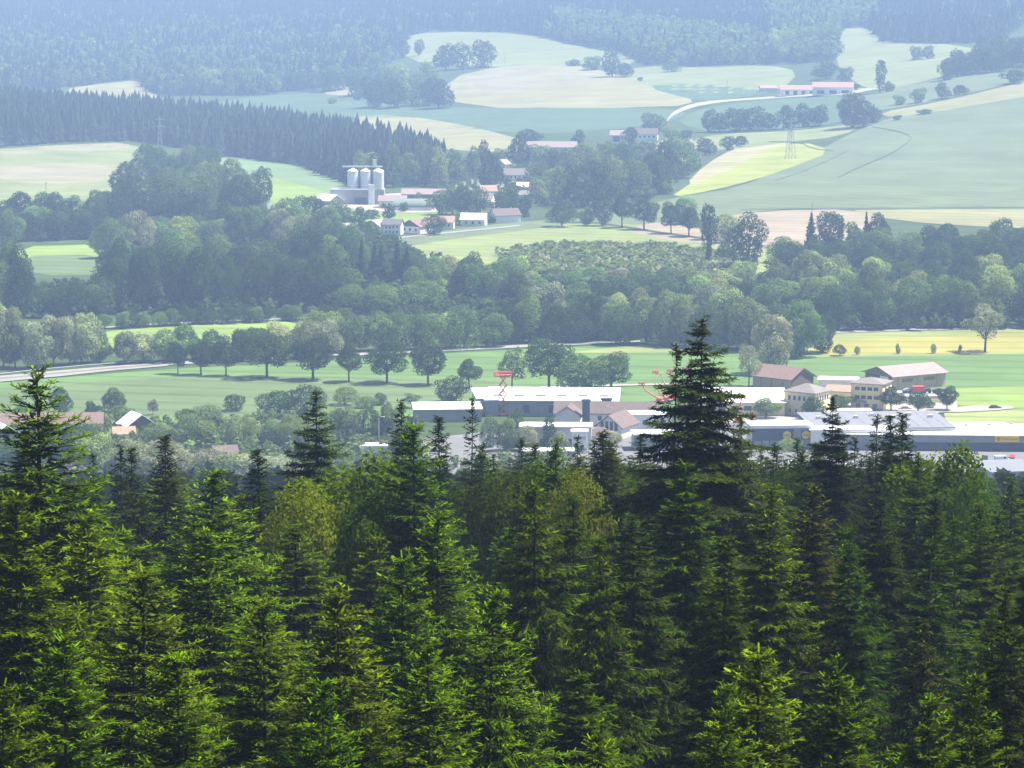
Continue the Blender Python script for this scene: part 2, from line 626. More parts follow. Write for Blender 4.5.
sheet('meadow', [(460, 325), (510, 315), (512, 335), (470, 340)], BRIGHT, 1)
sheet('meadow', [(8, 247), (110, 244), (112, 275), (30, 275)], BRIGHT, 1)
sheet('crop_field', [(10, 257), (108, 254), (110, 275), (30, 276)], BLUEGREEN, 1)
# left hillside fields
sheet('pasture', [(-80, 225), (-80, 152), (0, 149), (60, 145), (135, 142), (150, 160), (150, 225)], SOFT, 1)
sheet('hay_field', [(-80, 158), (0, 149.5), (60, 145.5), (130, 142.5), (128, 150), (60, 152), (0, 156)], CREAM, 1)
sheet('hay_field', [(-20, 168), (30, 163.5), (120, 165), (115, 181), (40, 185), (0, 180)], CREAM, 1)
sheet('pasture', [(215, 157), (240, 158), (300, 166), (350, 184), (352, 212), (330, 218), (230, 222)], field_mat('hill_pasture', (0.1100, 0.165, 0.075), 0.15, 0.4, 0.4), 1)
sheet('meadow', [(265, 176), (300, 184), (345, 198), (340, 212), (268, 206)], BRIGHT, 1)
sheet('meadow', [(332, 210), (370, 203), (420, 208), (475, 216), (440, 226), (365, 224)], BRIGHT, 1)
sheet('meadow', [(440, 185), (480, 178), (545, 180), (600, 178), (600, 196), (500, 196), (440, 192)], SOFT, 1)
# the wide field in the middle
sheet('crop_field', [(378, 246), (420, 234), (520, 224), (600, 218), (650, 224), (730, 240), (770, 250), (810, 262), (810, 290), (420, 290), (390, 268)], field_mat('cereal', (0.1485, 0.180, 0.065), 0.15, 0.35, 0.4), 1)
sheet('crop_field', [(380, 243), (440, 231), (545, 219), (575, 224), (520, 231), (440, 241), (392, 250)], TEAL, 1)
sheet('wheat_field', [(545, 224), (640, 206), (690, 195), (740, 188), (800, 160), (868, 125), (930, 107), (1000, 92), (1110, 72), (1110, 210), (860, 210), (760, 209), (700, 226), (620, 224)], TEAL, 1)
sheet('bare_field', [(630, 236), (640, 223), (700, 223), (755, 211), (862, 209.5), (890, 222), (830, 252), (760, 250)], TAN, 1)
sheet('barley_field', [(835, 210.5), (920, 210), (1110, 209), (1110, 232), (960, 226), (900, 221)], PALE, 1)
sheet('meadow', [(668, 199), (690, 184), (720, 166), (752, 152), (800, 141), (834, 151), (790, 168), (755, 180), (715, 190)], LIME, 1)
sheet('pasture', [(684, 186), (706, 164), (735, 148), (772, 142), (800, 140.5), (766, 150), (738, 166), (708, 180)], field_mat('olive_pasture', (0.2200, 0.205, 0.110), 0.15, 0.4, 0.4), 1)
sheet('pasture', [(690, 140), (720, 134), (800, 131), (870, 122), (840, 137), (790, 142), (735, 150), (700, 153)], SOFT, 1)
sheet('hay_field', [(650, 158), (660, 138), (690, 136), (700, 150), (680, 165)], PALE, 1)
sheet('hay_field', [(878, 113), (930, 104), (970, 95), (1020, 83), (1110, 66), (1110, 82), (1000, 101), (930, 113), (890, 118)], PALE, 1)
# fields further up the valley
sheet('wheat_field', [(205, 104), (250, 97), (330, 92), (370, 100), (400, 107), (520, 108), (650, 107), (690, 112), (672, 122), (600, 132), (500, 134), (420, 124), (340, 116), (250, 112)], TEALD, 1)
sheet('wheat_field', [(675, 124), (690, 113), (720, 104), (800, 98), (850, 96), (870, 105), (830, 128), (720, 134)], TEALD, 1)
sheet('barley_field', [(340, 117), (400, 115), (470, 126), (530, 142), (540, 152), (460, 152), (400, 142)], PALE, 1)
sheet('barley_field', [(440, 108), (448, 78), (500, 66), (560, 63), (610, 72), (660, 90), (700, 101), (670, 108)], PALE, 1)
sheet('hay_field', [(444, 96), (452, 78), (500, 67), (550, 66), (600, 74), (620, 82), (560, 84), (510, 92)], CREAM, 1)
sheet('pasture', [(398, 60), (408, 36), (432, 32), (520, 33), (575, 46), (625, 54), (640, 66), (560, 64), (480, 68)], SOFT, 1)
sheet('pasture', [(615, 76), (640, 66), (700, 68), (770, 65), (800, 72), (780, 92), (720, 96), (660, 90)], SOFT, 1)
sheet('wheat_field', [(640, 86), (690, 84), (730, 86), (775, 92), (740, 98), (700, 102)], TEALD, 1)
sheet('pasture', [(834, 62), (838, 30), (868, 27), (884, 44), (965, 44), (985, 60), (940, 78), (880, 92), (855, 84)], SOFT, 1)
sheet('wheat_field', [(850, 98), (890, 90), (950, 76), (1010, 72), (1030, 78), (970, 94), (900, 108), (865, 112)], TEAL, 1)
sheet('hay_field', [(60, 90), (100, 84), (142, 80), (148, 92), (165, 98), (130, 102), (90, 98)], PALE, 1)
sheet('hay_field', [(-40, 84), (-40, 62), (3, 60), (6, 74), (2, 82)], PALE, 1)
sheet('hay_field', [(320, 94), (335, 85), (362, 84), (366, 92), (345, 96)], CREAM, 1)

# roads and paths
sheet('road', [(-80, 387), (0, 376.5), (60, 371), (110, 367), (168, 362.5), (168, 366.5), (110, 371.5), (60, 377), (0, 382.5), (-80, 395)], M['road'], 0)
sheet('road_verge', band([(-80, 391), (0, 379.3), (60, 373.8), (110, 369.2), (160, 365)], 0.7), field_mat('road_verge_grass', (0.125, 0.120, 0.085), 0.3), 0)
sheet('road', band([(165, 364.3), (290, 358), (430, 351.5), (560, 345), (640, 342)], [1.6, 1.2, 1.3, 1.2, 0.9]), M['road'], 0)
sheet('road', band([(822, 333), (900, 330.6), (1024, 327.5), (1100, 325)], 1.1), M['road'], 0)
sheet('path', band([(100, 328.5), (160, 324.5), (230, 321.5), (310, 318.5)], 0.7), M['road'], 0)
sheet('road', band([(667, 121), (672, 114.5), (684, 108.5), (702, 103.5), (730, 100.5), (762, 98.5), (800, 95.5), (850, 92), (876, 89)], [1.2, 1.8, 2.0, 1.7, 1.0, .9, 1.2, 1.2, 1.0]), M['gravel'], 1)
sheet('yard', [(770, 96), (800, 93), (858, 89), (872, 88), (858, 94), (810, 97)], M['gravel'], 1)
sheet('path', band([(540, 388), (600, 386.5), (700, 384)], 0.7), M['gravel'], 0)
sheet('road', [(940, 413), (955, 408), (990, 405.5), (1015, 407.5), (1012, 410), (965, 413)], M['gravel'], 1)
sheet('path', band([(370, 241), (420, 236), (470, 231), (520, 226)], 0.7), M['road'], 0)
sheet('path', band([(838, 178), (860, 167), (890, 155), (908, 143), (912, 137), (900, 132), (872, 127)], 0.45), field_mat('wheel_tracks', (0.035, 0.060, 0.035), 0.2), 1, gx=8, gy=1)
sheet('path', band([(775, 181), (800, 173), (830, 160), (850, 150)], 0.4), field_mat('wheel_tracks_faint', (0.050, 0.080, 0.050), 0.2), 1, gx=8, gy=1)
sheet('path', band([(768, 142), (800, 142.5), (812, 149), (833, 151)], 0.45), field_mat('field_ditch', (0.040, 0.065, 0.030), 0.2), 1, gx=8, gy=1)
sheet('path', band([(545, 222), (600, 223.5), (660, 233), (720, 241), (765, 247)], 0.8), field_mat('hedge_bank', (0.035, 0.055, 0.020), 0.3), 0)
sheet('path', band([(740, 210), (800, 208.6), (870, 208.4), (1100, 207.5)], 0.6), field_mat('field_margin', (0.080, 0.095, 0.050), 0.3), 0)
sheet('yard', [(700, 425), (705, 398), (830, 393), (955, 392), (958, 412), (830, 424)], M['gravel'], 0)
sheet('car_park', [(430, 500), (420, 440), (560, 425), (700, 424), (820, 424), (1100, 434), (1100, 520), (700, 520)], M['asphalt'], 0)
sheet('yard', [(315, 206), (345, 196), (440, 192), (450, 212), (400, 214), (340, 208)], M['gravel'], 1)

# ------------------------------------------------------------------ foliage generators
def unit(v):
    return v / np.maximum(np.linalg.norm(v, axis=-1, keepdims=True), 1e-9)


def leaf_quads(C, N, s, aspect=1.0, vert=False):
    """quads centred on C facing N"""
    n = len(C)
    r = rng.normal(size=(n, 3))
    if vert:
        r = np.tile([0, 0, 1.0], (n, 1)) + rng.normal(size=(n, 3)) * 0.25
    T = unit(r - N * (r * N).sum(1, keepdims=True))
    B = np.cross(N, T)
    s = np.asarray(s).reshape(-1, 1)
    a = T * s * aspect
    b = B * s
    k = 0.55
    return np.stack([C - a - b * k, C - a * .2 + b * -1.0, C + a + b * k * .4, C + a * .1 + b], 1)


def crown(seed, Rr=.42, z0=.12, nl=14, n=1800, leaf=.022, vert=False, top=1.0, lob=.46, aspect=1.15, ragged=.3):
    """a broadleaf crown for a tree of height 1: overlapping lobes, leaves on their shells"""
    g = np.random.default_rng(seed)
    zc = (top + z0) / 2
    hz = (top - z0) / 2
    d = unit(g.normal(size=(nl, 3)))
    rad = g.uniform(.35, .82, (nl, 1))
    c = d * rad * np.array([Rr, Rr, hz])
    c[:, 2] += zc
    rl = lob * Rr * g.uniform(.6, 1.2, nl)
    c = np.vstack([c, [[0, 0, zc]], [[0, 0, zc + hz * .5]]])
    rl = np.append(rl, [Rr * .55, Rr * .42])
    el = np.minimum(1.25, max(.75, hz / Rr * .8))
    m = n * 2
    pick = g.choice(len(c), m, p=rl**2 / (rl**2).sum())
    dd = unit(g.normal(size=(m, 3)) + [0, 0, .15])
    rr = rl[pick, None] * (1 + g.normal(size=(m, 1)) * .09 - (g.random((m, 1)) < ragged) * g.random((m, 1)) * .35)
    P = c[pick] + dd * rr * [1, 1, el]
    keep = np.ones(m, bool)
    for j in range(len(c)):
        q = (P - c[j]) / np.array([1, 1, el])
        keep &= ~((np.linalg.norm(q, axis=1) < rl[j] * .72) & (pick != j))
    keep &= P[:, 2] > (z0 * .6 if z0 > 0 else -.05)
    P, dd, pick = P[keep][:n], dd[keep][:n], pick[keep][:n]
    N = unit(dd + g.normal(size=P.shape) * .55)
    P[:, 2] *= top / max(P[:, 2].max(), 1e-6)
    s = leaf * g.uniform(.6, 1.3, len(P))
    lt = np.clip(g.normal(size=len(c)) * .19, -.35, .38)
    tone = lt[pick] + g.normal(size=len(P)) * .08
    return leaf_quads(P, N, s, aspect * (1.7 if vert else 1), vert), tone, c, rl


def trunk_mesh(seed, c, h0, r0=.022, name='trunk', mat=None, nlimb=6):
    g = random.Random(seed)
    b = MB()
    top = (g.uniform(-.02, .02), g.uniform(-.02, .02), h0 + .35)
    b.tube([(0, 0, -.03), (0, 0, .02), (top[0] * .4, top[1] * .4, h0), top], [r0 * 1.3, r0, r0 * .8, r0 * .3], 8)
    for i in range(min(nlimb, len(c))):
        p = c[i]
        s_ = (top[0] * .4, top[1] * .4, h0 * g.uniform(.75, 1.15))
        md = (p[0] * .5, p[1] * .5, s_[2] + (p[2] - s_[2]) * .45)
        b.tube([s_, md, tuple(p)], [r0 * .5, r0 * .35, r0 * .12], 5)
    return b.mesh(name, mat or BARK)


VAR = {}


def make_var(key, trunk_h=.14, mat=None, r0=.022, **kw):
    lst = VAR.setdefault(key, [])
    seed = kw.pop('seed')
    Q, tone, c, rl = crown(seed, **kw)
    lst.append((quad_mesh('crown', Q, mat or LEAF, tone), trunk_mesh(seed, c, trunk_h, r0), kw.get('Rr', .42)))


for s_ in (1, 2, 3, 4, 5):
    make_var('round', seed=s_, Rr=.42, z0=-.04, nl=24, n=5600, leaf=.017)
    make_var('oval', seed=10 + s_, Rr=.30, z0=-.04, nl=22, n=4600, leaf=.015, lob=.55)
for s_ in (1, 2, 3):
    make_var('ball', seed=20 + s_, Rr=.42, z0=.20, nl=26, n=5200, leaf=.016, trunk_h=.28, r0=.026, lob=.42)
    make_var('willow', seed=30 + s_, Rr=.45, z0=.04, nl=22, n=5000, leaf=.014, vert=True, lob=.42)
    make_var('bush', seed=40 + s_, Rr=.60, z0=.0, nl=20, n=3600, leaf=.023, trunk_h=.05, lob=.47)
    make_var('open', seed=50 + s_, Rr=.46, z0=.22, nl=15, n=2200, leaf=.017, trunk_h=.3, r0=.022, lob=.36, ragged=.6)
    make_var('farround', seed=60 + s_, Rr=.44, z0=-.14, nl=18, n=1500, leaf=.03)
    make_var('faroval', seed=70 + s_, Rr=.30, z0=-.12, nl=14, n=1100, leaf=.028, lob=.55)
    make_var('farbush', seed=80 + s_, Rr=.62, z0=-.05, nl=10, n=800, leaf=.05)
make_var('poplar', seed=91, Rr=.13, z0=.03, nl=22, n=1200, leaf=.018, lob=.8)


def lod_spruce(seed, n=700, Rr=.17):
    g = np.random.default_rng(seed)
    t = g.random(n)**.75
    a = g.random(n) * 2 * np.pi
    tier = .8 + .35 * np.abs(np.sin(t * 34 + g.random() * 6))
    ra = Rr * t * tier * (1 + .35 * np.sin(a * 5 + t * 40)) * (g.random(n)**.35)
    P = np.stack([ra * np.cos(a), ra * np.sin(a), 1 - t * .97], 1)
    N = unit(np.stack([np.cos(a), np.sin(a), .9 + 0 * a], 1) + g.normal(size=(n, 3)) * .5)
    return leaf_quads(P, N, .02 + .016 * t, 1.6), g.normal(size=n) * .15


for s_ in (1, 2, 3):
    Q, tn = lod_spruce(s_)
    b = MB()
    b.tube([(0, 0, -.03), (0, 0, .5), (0, 0, .98)], [.014, .01, .002], 6)
    VAR.setdefault('conifer', []).append((quad_mesh('crown', Q, NEEDLE, tn), b.mesh('trunk', BARK), .17))

_vi = {}
ORD = 'first second third fourth fifth sixth seventh eighth ninth tenth eleventh twelfth thirteenth fourteenth fifteenth sixteenth seventeenth eighteenth nineteenth twentieth'.split()

DARK = (0.040, 0.074, 0.022)
MIDG = (0.098, 0.158, 0.050)
LIGHT = (0.180, 0.235, 0.085)
GREY = (0.230, 0.250, 0.160)
FRESH = (0.17, 0.23, 0.055)
CON = (0.026, 0.046, 0.026)


def tree(x, Y, hpx, wpx, kind, color, name, label, cat, group=None, parts=True, hmax=34.0, rz=None):
    p = g1(x, Y)
    sc = scale_at(p.y)
    H = min(hpx / sc, hmax)
    W = wpx / sc
    lst = VAR[kind]
    k = _vi.get(kind, 0)
    _vi[kind] = k + 1
    cm, tm, Rr = lst[k % len(lst)]
    sw = W / (2 * Rr * .97)
    rz = random.uniform(0, 6.28) if rz is None else rz
    if parts:
        o = empty(name, p, rz)
        o.scale = (sw, sw, H)
        link('trunk', tm, o)
        link('crown', cm, o, color)
    else:
        o = link(name, cm, None, color)
        o.location = p
        o.rotation_euler = (0, 0, rz)
        o.scale = (sw, sw, H)
    tag(o, label, cat, group)
    return o


def jit(c, a=.18):
    f = 1 + random.uniform(-a, a)
    return (c[0] * f * (1 + random.uniform(-.1, .1)), c[1] * f, c[2] * f * (1 + random.uniform(-.15, .15)))


def row(x0, Y0, x1, Y1, n, hpx, wpx, kinds, colors, name, what, where, group, cat='tree', parts=True, jx=.3, jy=3.0, jh=.18):
    for i in range(n):
        t = (i + .5) / n
        x = x0 + (x1 - x0) * t + random.uniform(-jx, jx) * (x1 - x0) / n
        Y = Y0 + (Y1 - Y0) * t + random.uniform(-jy, jy) * .5
        kd = kinds[i % len(kinds)] if isinstance(kinds, (list, tuple)) else kinds
        cl = colors[random.randrange(len(colors))] if isinstance(colors, list) else colors
        f = 1 + random.uniform(-jh, jh)
        tree(x, Y, hpx * f, wpx * (1 + random.uniform(-jh, jh)), kd, jit(cl), name, f'{what}, {ORD[i]} from the left {where}', cat, group, parts)


# ------------------------------------------------------------------ trees of the valley floor
AV = [(178, 374, 33, 18), (201, 375, 37, 27), (226, 376, 36, 27), (267, 378, 50, 46), (313, 380, 47, 42), (349, 382, 41, 27), (387, 383, 42, 40), (428, 385, 43, 36), (469, 388, 30, 24)]
for i, (x, Y, h, wd) in enumerate(AV):
    tree(x, Y, h, wd, 'ball', jit(DARK, .1), 'avenue_tree', f'dark round-crowned tree, {ORD[i]} from the left in the avenue', 'tree', 'avenue trees along the meadow road')
tree(452, 402, 27, 31, 'bush', jit(DARK), 'round_bush', 'big round dark bush low in the meadow before the ninth avenue tree', 'bush')
tree(512, 389, 43, 34, 'open', jit(MIDG), 'field_tree', 'loose mid-green tree right behind the raised red scissor lift', 'tree')
tree(549, 391, 55, 46, 'ball', DARK, 'field_tree', 'tall dark wide-crowned tree behind the long white hall', 'tree')
tree(582, 395, 43, 46, 'round', MIDG, 'field_tree', 'broad green tree between the tall dark one and the paler one behind the hall', 'tree')
tree(611, 393, 43, 44, 'ball', jit(MIDG), 'field_tree', 'paler spreading tree at the right end of the trio behind the hall', 'tree')
tree(985, 352, 48, 48, 'open', GREY, 'lone_tree', 'lone airy grey-green tree at the edge of the yellow barley field', 'tree')
for i, (x, Y, h, wd) in enumerate([(857, 355, 9, 5), (898, 354, 11, 4.5), (933, 353.5, 10, 5.5), (960, 352.5, 8, 4)]):
    tree(x, Y, h, wd, 'oval', MIDG, 'sapling', f'small sapling at the foot of the barley field, {ORD[i]} from the left', 'sapling', 'saplings along the barley field')
tree(749, 386, 42, 28, 'open', GREY, 'willow', 'slim pale willow just left of the small brown barn', 'willow')
tree(770, 374, 62, 46, 'willow', jit(GREY), 'willow', 'big grey-green willow leaning over the meadow behind the small barn', 'willow')
tree(800, 357, 58, 48, 'willow', jit(MIDG), 'willow', 'tallest willow of the clump at the left end of the barley field', 'willow')
tree(822, 353, 40, 34, 'round', jit(DARK), 'field_tree', 'dark tree at the right end of the willow clump', 'tree')
tree(840, 356, 12, 14, 'bush', DARK, 'round_bush', 'small dark bush where the barley field meets the willow clump', 'bush')
# bushes and trees on the near edge of the meadow
for x, Y, h, wd, kd, cl, lb in [
    (235, 411, 17, 22, 'bush', DARK, 'round dark bush alone on the meadow above the village gardens'),
    (115, 412, 25, 24, 'round', DARK, 'dark round tree on the meadow behind the white-roofed house'),
    (60, 413, 27, 22, 'round', DARK, 'dark tree on the meadow edge just right of the tall left spruce top'),
    (92, 421, 21, 20, 'round', DARK, 'dark tree behind the long red-roofed house'),
    (122, 425, 21, 25, 'bush', MIDG, 'mid-green bush between the red-roofed and the white-roofed house'),
    (153, 415, 16, 14, 'open', (.1, .07, .06), 'small reddish-leaved tree on the meadow edge'),
    (28, 421, 18, 26, 'bush', MIDG, 'wide bush on the meadow edge left of the tall left spruce'),
    (274, 418, 28, 36, 'bush', DARK, 'left half of the big dark bush pair on the meadow edge'),
    (305, 416, 32, 42, 'bush', DARK, 'taller right half of the big dark bush pair on the meadow edge'),
    (345, 405, 20, 26, 'bush', LIGHT, 'light green bush on the meadow right of the dark bush pair'),
    (365, 408, 12, 24, 'bush', MIDG, 'low bush between the light bush and the slim one on the meadow'),
    (380, 405, 13, 13, 'oval', DARK, 'slim dark bush on the meadow below the eighth avenue tree'),
    (412, 408, 15, 24, 'open', MIDG, 'thin bush on the meadow left of the low white hall'),
    (429, 410, 8, 14, 'bush', MIDG, 'tiny bush beside the left end of the low white hall'),
    (18, 402, 5, 12, 'bush', MIDG, 'tiny bush in the meadow at the left edge of the picture'),
    (186, 424, 16, 20, 'bush', DARK, 'dark bush behind the row of light garden trees'),
    (208, 424, 20, 34, 'bush', MIDG, 'low wide bush on the meadow behind the garden trees')]:
    tree(x, Y, h, wd, kd, cl, 'meadow_bush' if kd == 'bush' else 'meadow_tree', lb, 'bush' if kd == 'bush' else 'tree')
# garden trees between forest and meadow
row(150, 447, 330, 446, 8, 31, 32, ['round', 'open', 'round'], [LIGHT, FRESH, LIGHT], 'garden_tree', 'light green garden tree', 'in the row behind the forest tops', 'light garden trees at the left')
row(85, 478, 300, 488, 8, 40, 42, ['willow', 'willow', 'round'], [GREY, GREY, LIGHT], 'willow', 'pale grey-green willow', 'in the row just beyond the spruce tops', 'pale willows beyond the spruces', 'willow')
row(5, 470, 110, 470, 4, 42, 40, 'round', [MIDG, DARK], 'garden_tree', 'mid-green garden tree', 'among the houses behind the tall left spruce', 'garden trees by the left houses')
row(330, 442, 392, 442, 4, 36, 24, 'oval', [MIDG, DARK], 'garden_tree', 'narrow darker garden tree', 'by the street lamp', 'narrow garden trees by the low hall')
for x, Y, h, wd, kd, cl, lb in [
    (490, 448, 34, 18, 'oval', MIDG, 'slim tree before the white hall, left of the round one'),
    (505, 452, 34, 24, 'round', MIDG, 'round tree standing in front of the scissor lift'),
    (517, 444, 36, 16, 'oval', DARK, 'tall slim dark tree before the white hall wall'),
    (528, 452, 28, 23, 'round', GREY, 'pale round tree before the white flat-roofed front'),
    (549, 451, 37, 15, 'oval', DARK, 'narrow dark tree in front of the small brown gable'),
    (559, 456, 26, 22, 'round', GREY, 'pale tree left of the white sign block'),
    (612, 447, 16, 22, 'bush', GREY, 'pale bush under the white gable with tall windows'),
    (766, 419, 22, 27, 'ball', MIDG, 'round street tree before the low white workshop'),
    (813, 420, 23, 24, 'ball', DARK, 'round street tree before the yellow pyramid-roofed house'),
    (841, 411, 17, 27, 'ball', MIDG, 'wide street tree right of the yellow pyramid-roofed house'),
    (891, 412, 26, 27, 'ball', DARK, 'dark street tree at the right corner of the three-storey yellow house'),
    (918, 413, 22, 25, 'ball', DARK, 'dark street tree below the red trailer of the big barn'),
    (947, 411, 26, 21, 'ball', DARK, 'dark street tree at the right end of the barn terrace'),
    (930, 409, 8, 9, 'bush', DARK, 'small round bush between the two street trees under the barn'),
    (790, 452, 14, 22, 'bush', FRESH, 'bright green bush under the round yellow supermarket signs')]:
    tree(x, Y, h, wd, kd, cl, 'street_tree' if kd != 'bush' else 'street_bush', lb, 'tree' if kd != 'bush' else 'bush')

# ------------------------------------------------------------------ riverside woods, front to back
row(-8, 369, 92, 365, 6, 56, 38, 'willow', [GREY, GREY, (.09, .11, .075)], 'willow', 'tall grey willow', 'in the clump beside the left road', 'grey willows by the left road', 'willow')
row(92, 364, 335, 357, 11, 36, 32, ['round', 'willow', 'oval'], [MIDG, GREY, DARK], 'roadside_tree', 'mixed green tree', 'in the belt behind the left road', 'tree belt behind the left road')
row(298, 351, 505, 348, 9, 38, 36, ['round', 'bush', 'round'], [MIDG, LIGHT, MIDG], 'roadside_tree', 'rounded soft green tree', 'in the belt behind the avenue', 'tree belt behind the avenue')
row(500, 343, 620, 340, 6, 44, 32, ['round', 'oval'], [MIDG, DARK, LIGHT], 'roadside_tree', 'bushy green tree', 'along the road behind the field trees', 'roadside trees behind the field trees')
row(615, 343, 765, 352, 7, 48, 36, ['round', 'willow'], [MIDG, LIGHT, DARK], 'roadside_tree', 'bushy tree', 'at the meadow corner behind the tall fir', 'trees at the meadow corner')
row(98, 329, 345, 319, 18, 17, 18, ['bush', 'round'], [MIDG, DARK], 'hedge_shrub', 'small green shrub', 'in the hedge above the left lane', 'shrubs of the hedge above the lane', 'shrub', jh=.12, jy=1)
row(-12, 320, 30, 318, 3, 70, 30, ['oval', 'round'], [DARK, MIDG], 'tall_tree', 'tall dark tree', 'at the left edge of the riverside wood', 'tall trees at the left edge of the riverside wood')
row(48, 319, 112, 314, 4, 34, 30, 'round', [DARK, MIDG], 'woodland_tree', 'low dark tree', 'below the small left field', 'low trees below the small left field')
row(104, 313, 352, 309, 9, 62, 40, 'round', [DARK, DARK, MIDG], 'woodland_tree', 'massive dark tree', 'in the front row of the dark left wood', 'front row of the dark left wood')
row(98, 290, 372, 280, 10, 52, 38, 'round', [DARK, MIDG], 'woodland_tree', 'dark tree crown', 'in the second row of the dark left wood', 'second row of the dark left wood')
row(100, 258, 345, 246, 10, 40, 34, ['round', 'willow'], [LIGHT, GREY, MIDG], 'woodland_tree', 'pale topped tree', 'at the back of the dark left wood', 'back row of the dark left wood')
row(-5, 243, 108, 238, 6, 32, 30, 'round', [DARK, MIDG], 'woodland_tree', 'dark tree', 'behind the small left field', 'trees behind the small left field')
row(0, 224, 135, 218, 8, 28, 26, 'round', [DARK, MIDG], 'woodland_tree', 'dark round tree', 'under the pale hayfield at the left', 'trees under the left hayfield')
row(116, 224, 250, 222, 5, 45, 42, 'round', [MIDG, DARK], 'grove_tree', 'large rounded tree', 'in the front of the high grove', 'front of the high grove')
row(120, 203, 245, 203, 5, 42, 38, 'round', [DARK, MIDG], 'grove_tree', 'large dark tree', 'in the middle of the high grove', 'middle of the high grove')
row(135, 183, 215, 181, 4, 37, 34, 'round', [DARK, MIDG], 'grove_tree', 'dark tree', 'on the top of the high grove', 'top of the high grove')
tree(262, 212, 46, 22, 'oval', DARK, 'grove_tree', 'slim dark tree at the right foot of the high grove', 'tree')
row(205, 240, 352, 232, 6, 34, 32, 'round', [DARK, MIDG], 'woodland_tree', 'dark tree', 'below the green slope and the silos', 'trees below the silos')
row(328, 288, 415, 292, 7, 44, 19, 'conifer', [CON], 'dark_conifer', 'dark pointed conifer', 'in the clump ending the left wood', 'dark conifers at the end of the left wood', 'conifer')
row(345, 312, 428, 311, 3, 33, 42, 'bush', [MIDG], 'rounded_thicket', 'wide rounded thicket tree', 'under the dark conifers', 'rounded thicket under the conifers')
row(408, 306, 525, 306, 6, 44, 30, ['round', 'oval'], [DARK, MIDG], 'woodland_tree', 'mid-green tree', 'right of the rounded thicket', 'trees right of the thicket')
row(400, 288, 530, 290, 6, 34, 30, 'round', [MIDG, DARK, LIGHT], 'woodland_tree', 'soft green tree', 'at the lower edge of the wide middle field', 'trees at the lower edge of the middle field')
row(510, 329, 770, 329, 9, 42, 38, ['round', 'willow'], [MIDG, GREY, LIGHT, GREY], 'woodland_tree', 'grey-green tree', 'in the front of the middle riverside wood', 'front of the middle riverside wood')
row(500, 310, 770, 310, 9, 36, 36, ['round', 'round', 'willow'], [MIDG, DARK, LIGHT], 'woodland_tree', 'green tree', 'in the second row of the middle riverside wood', 'second row of the middle riverside wood')
row(515, 293, 765, 292, 9, 28, 32, 'round', [MIDG, LIGHT, GREY], 'woodland_tree', 'low grey-green tree', 'in the third row of the middle riverside wood', 'third row of the middle riverside wood')
row(815, 330, 1040, 327, 8, 46, 36, 'round', [DARK, MIDG], 'woodland_tree', 'rounded dark tree', 'in the front row of the right wood', 'front row of the right wood')
row(770, 314, 1040, 308, 9, 44, 38, 'round', [MIDG, LIGHT, DARK], 'woodland_tree', 'rounded tree', 'in the second row of the right wood', 'second row of the right wood')
row(765, 296, 1040, 288, 9, 40, 36, ['round', 'willow', 'round'], [MIDG, DARK, LIGHT], 'woodland_tree', 'soft green tree', 'in the third row of the right wood', 'third row of the right wood')
row(770, 276, 1040, 270, 9, 36, 34, 'round', [MIDG, DARK], 'woodland_tree', 'mid-green tree', 'in the fourth row of the right wood', 'fourth row of the right wood')
row(845, 258, 1040, 255, 8, 32, 32, 'round', [DARK, DARK, MIDG], 'woodland_tree', 'dark tree', 'along the top edge of the right wood', 'top edge of the right wood')
row(772, 262, 850, 262, 4, 26, 26, 'round', [MIDG, DARK], 'woodland_tree', 'low tree', 'below the bare tan field', 'trees below the bare field')
tree(833, 260, 50, 32, 'round', DARK, 'woodland_tree', 'tall dark dome-shaped tree rising before the bare tan field', 'tree')
tree(811, 256, 44, 16, 'conifer', CON, 'dark_conifer', 'dark conifer left of the dome-shaped tree at the bare field', 'conifer')
tree(866, 252, 40, 11, 'conifer', CON, 'dark_conifer', 'thin dark conifer right of the dome-shaped tree at the bare field', 'conifer')
tree(879, 252, 40, 24, 'round', DARK, 'woodland_tree', 'ragged dark tree beside the thin conifer at the bare field', 'tree')
# single tall trees and the row across the middle field
tree(709, 268, 66, 22, 'open', DARK, 'ivy_tree', 'tall thin tree with a high tuft of crown in the middle field', 'tree')
tree(709, 266, 36, 9, 'conifer', CON, 'dark_conifer', 'narrow dark conifer at the foot of the tall thin tree', 'conifer')
tree(747, 272, 62, 34, 'oval', DARK, 'field_tree', 'tall thick dark tree standing before the bare tan field', 'tree')
tree(724, 264, 22, 17, 'round', DARK, 'field_tree', 'small dark round tree between the two tall ones in the field', 'tree')
for i, (x, Y, h, wd, kd, cl) in enumerate([(562, 227, 28, 30, 'bush', DARK), (587, 226, 20, 14, 'round', MIDG), (602, 226, 33, 19, 'oval', DARK), (622, 228, 36, 22, 'ball', DARK), (644, 230, 33, 27, 'ball', DARK), (671, 234, 33, 22, 'ball', DARK), (689, 237, 30, 25, 'ball', DARK), (707, 240, 25, 20, 'ball', MIDG), (728, 243, 30, 26, 'round', LIGHT)]):
    tree(x, Y, h, wd, kd, jit(cl, .1), 'field_row_tree', f'dark tree, {ORD[i]} from the left of the row closing the middle field', 'tree', 'tree row closing the middle field')
tree(685, 224, 27, 26, 'round', MIDG, 'field_tree', 'mid-green tree peeping over the row that closes the middle field', 'tree')
tree(434, 235, 21, 21, 'bush', DARK, 'round_bush', 'round dark bush at the upper edge of the wide middle field', 'bush')

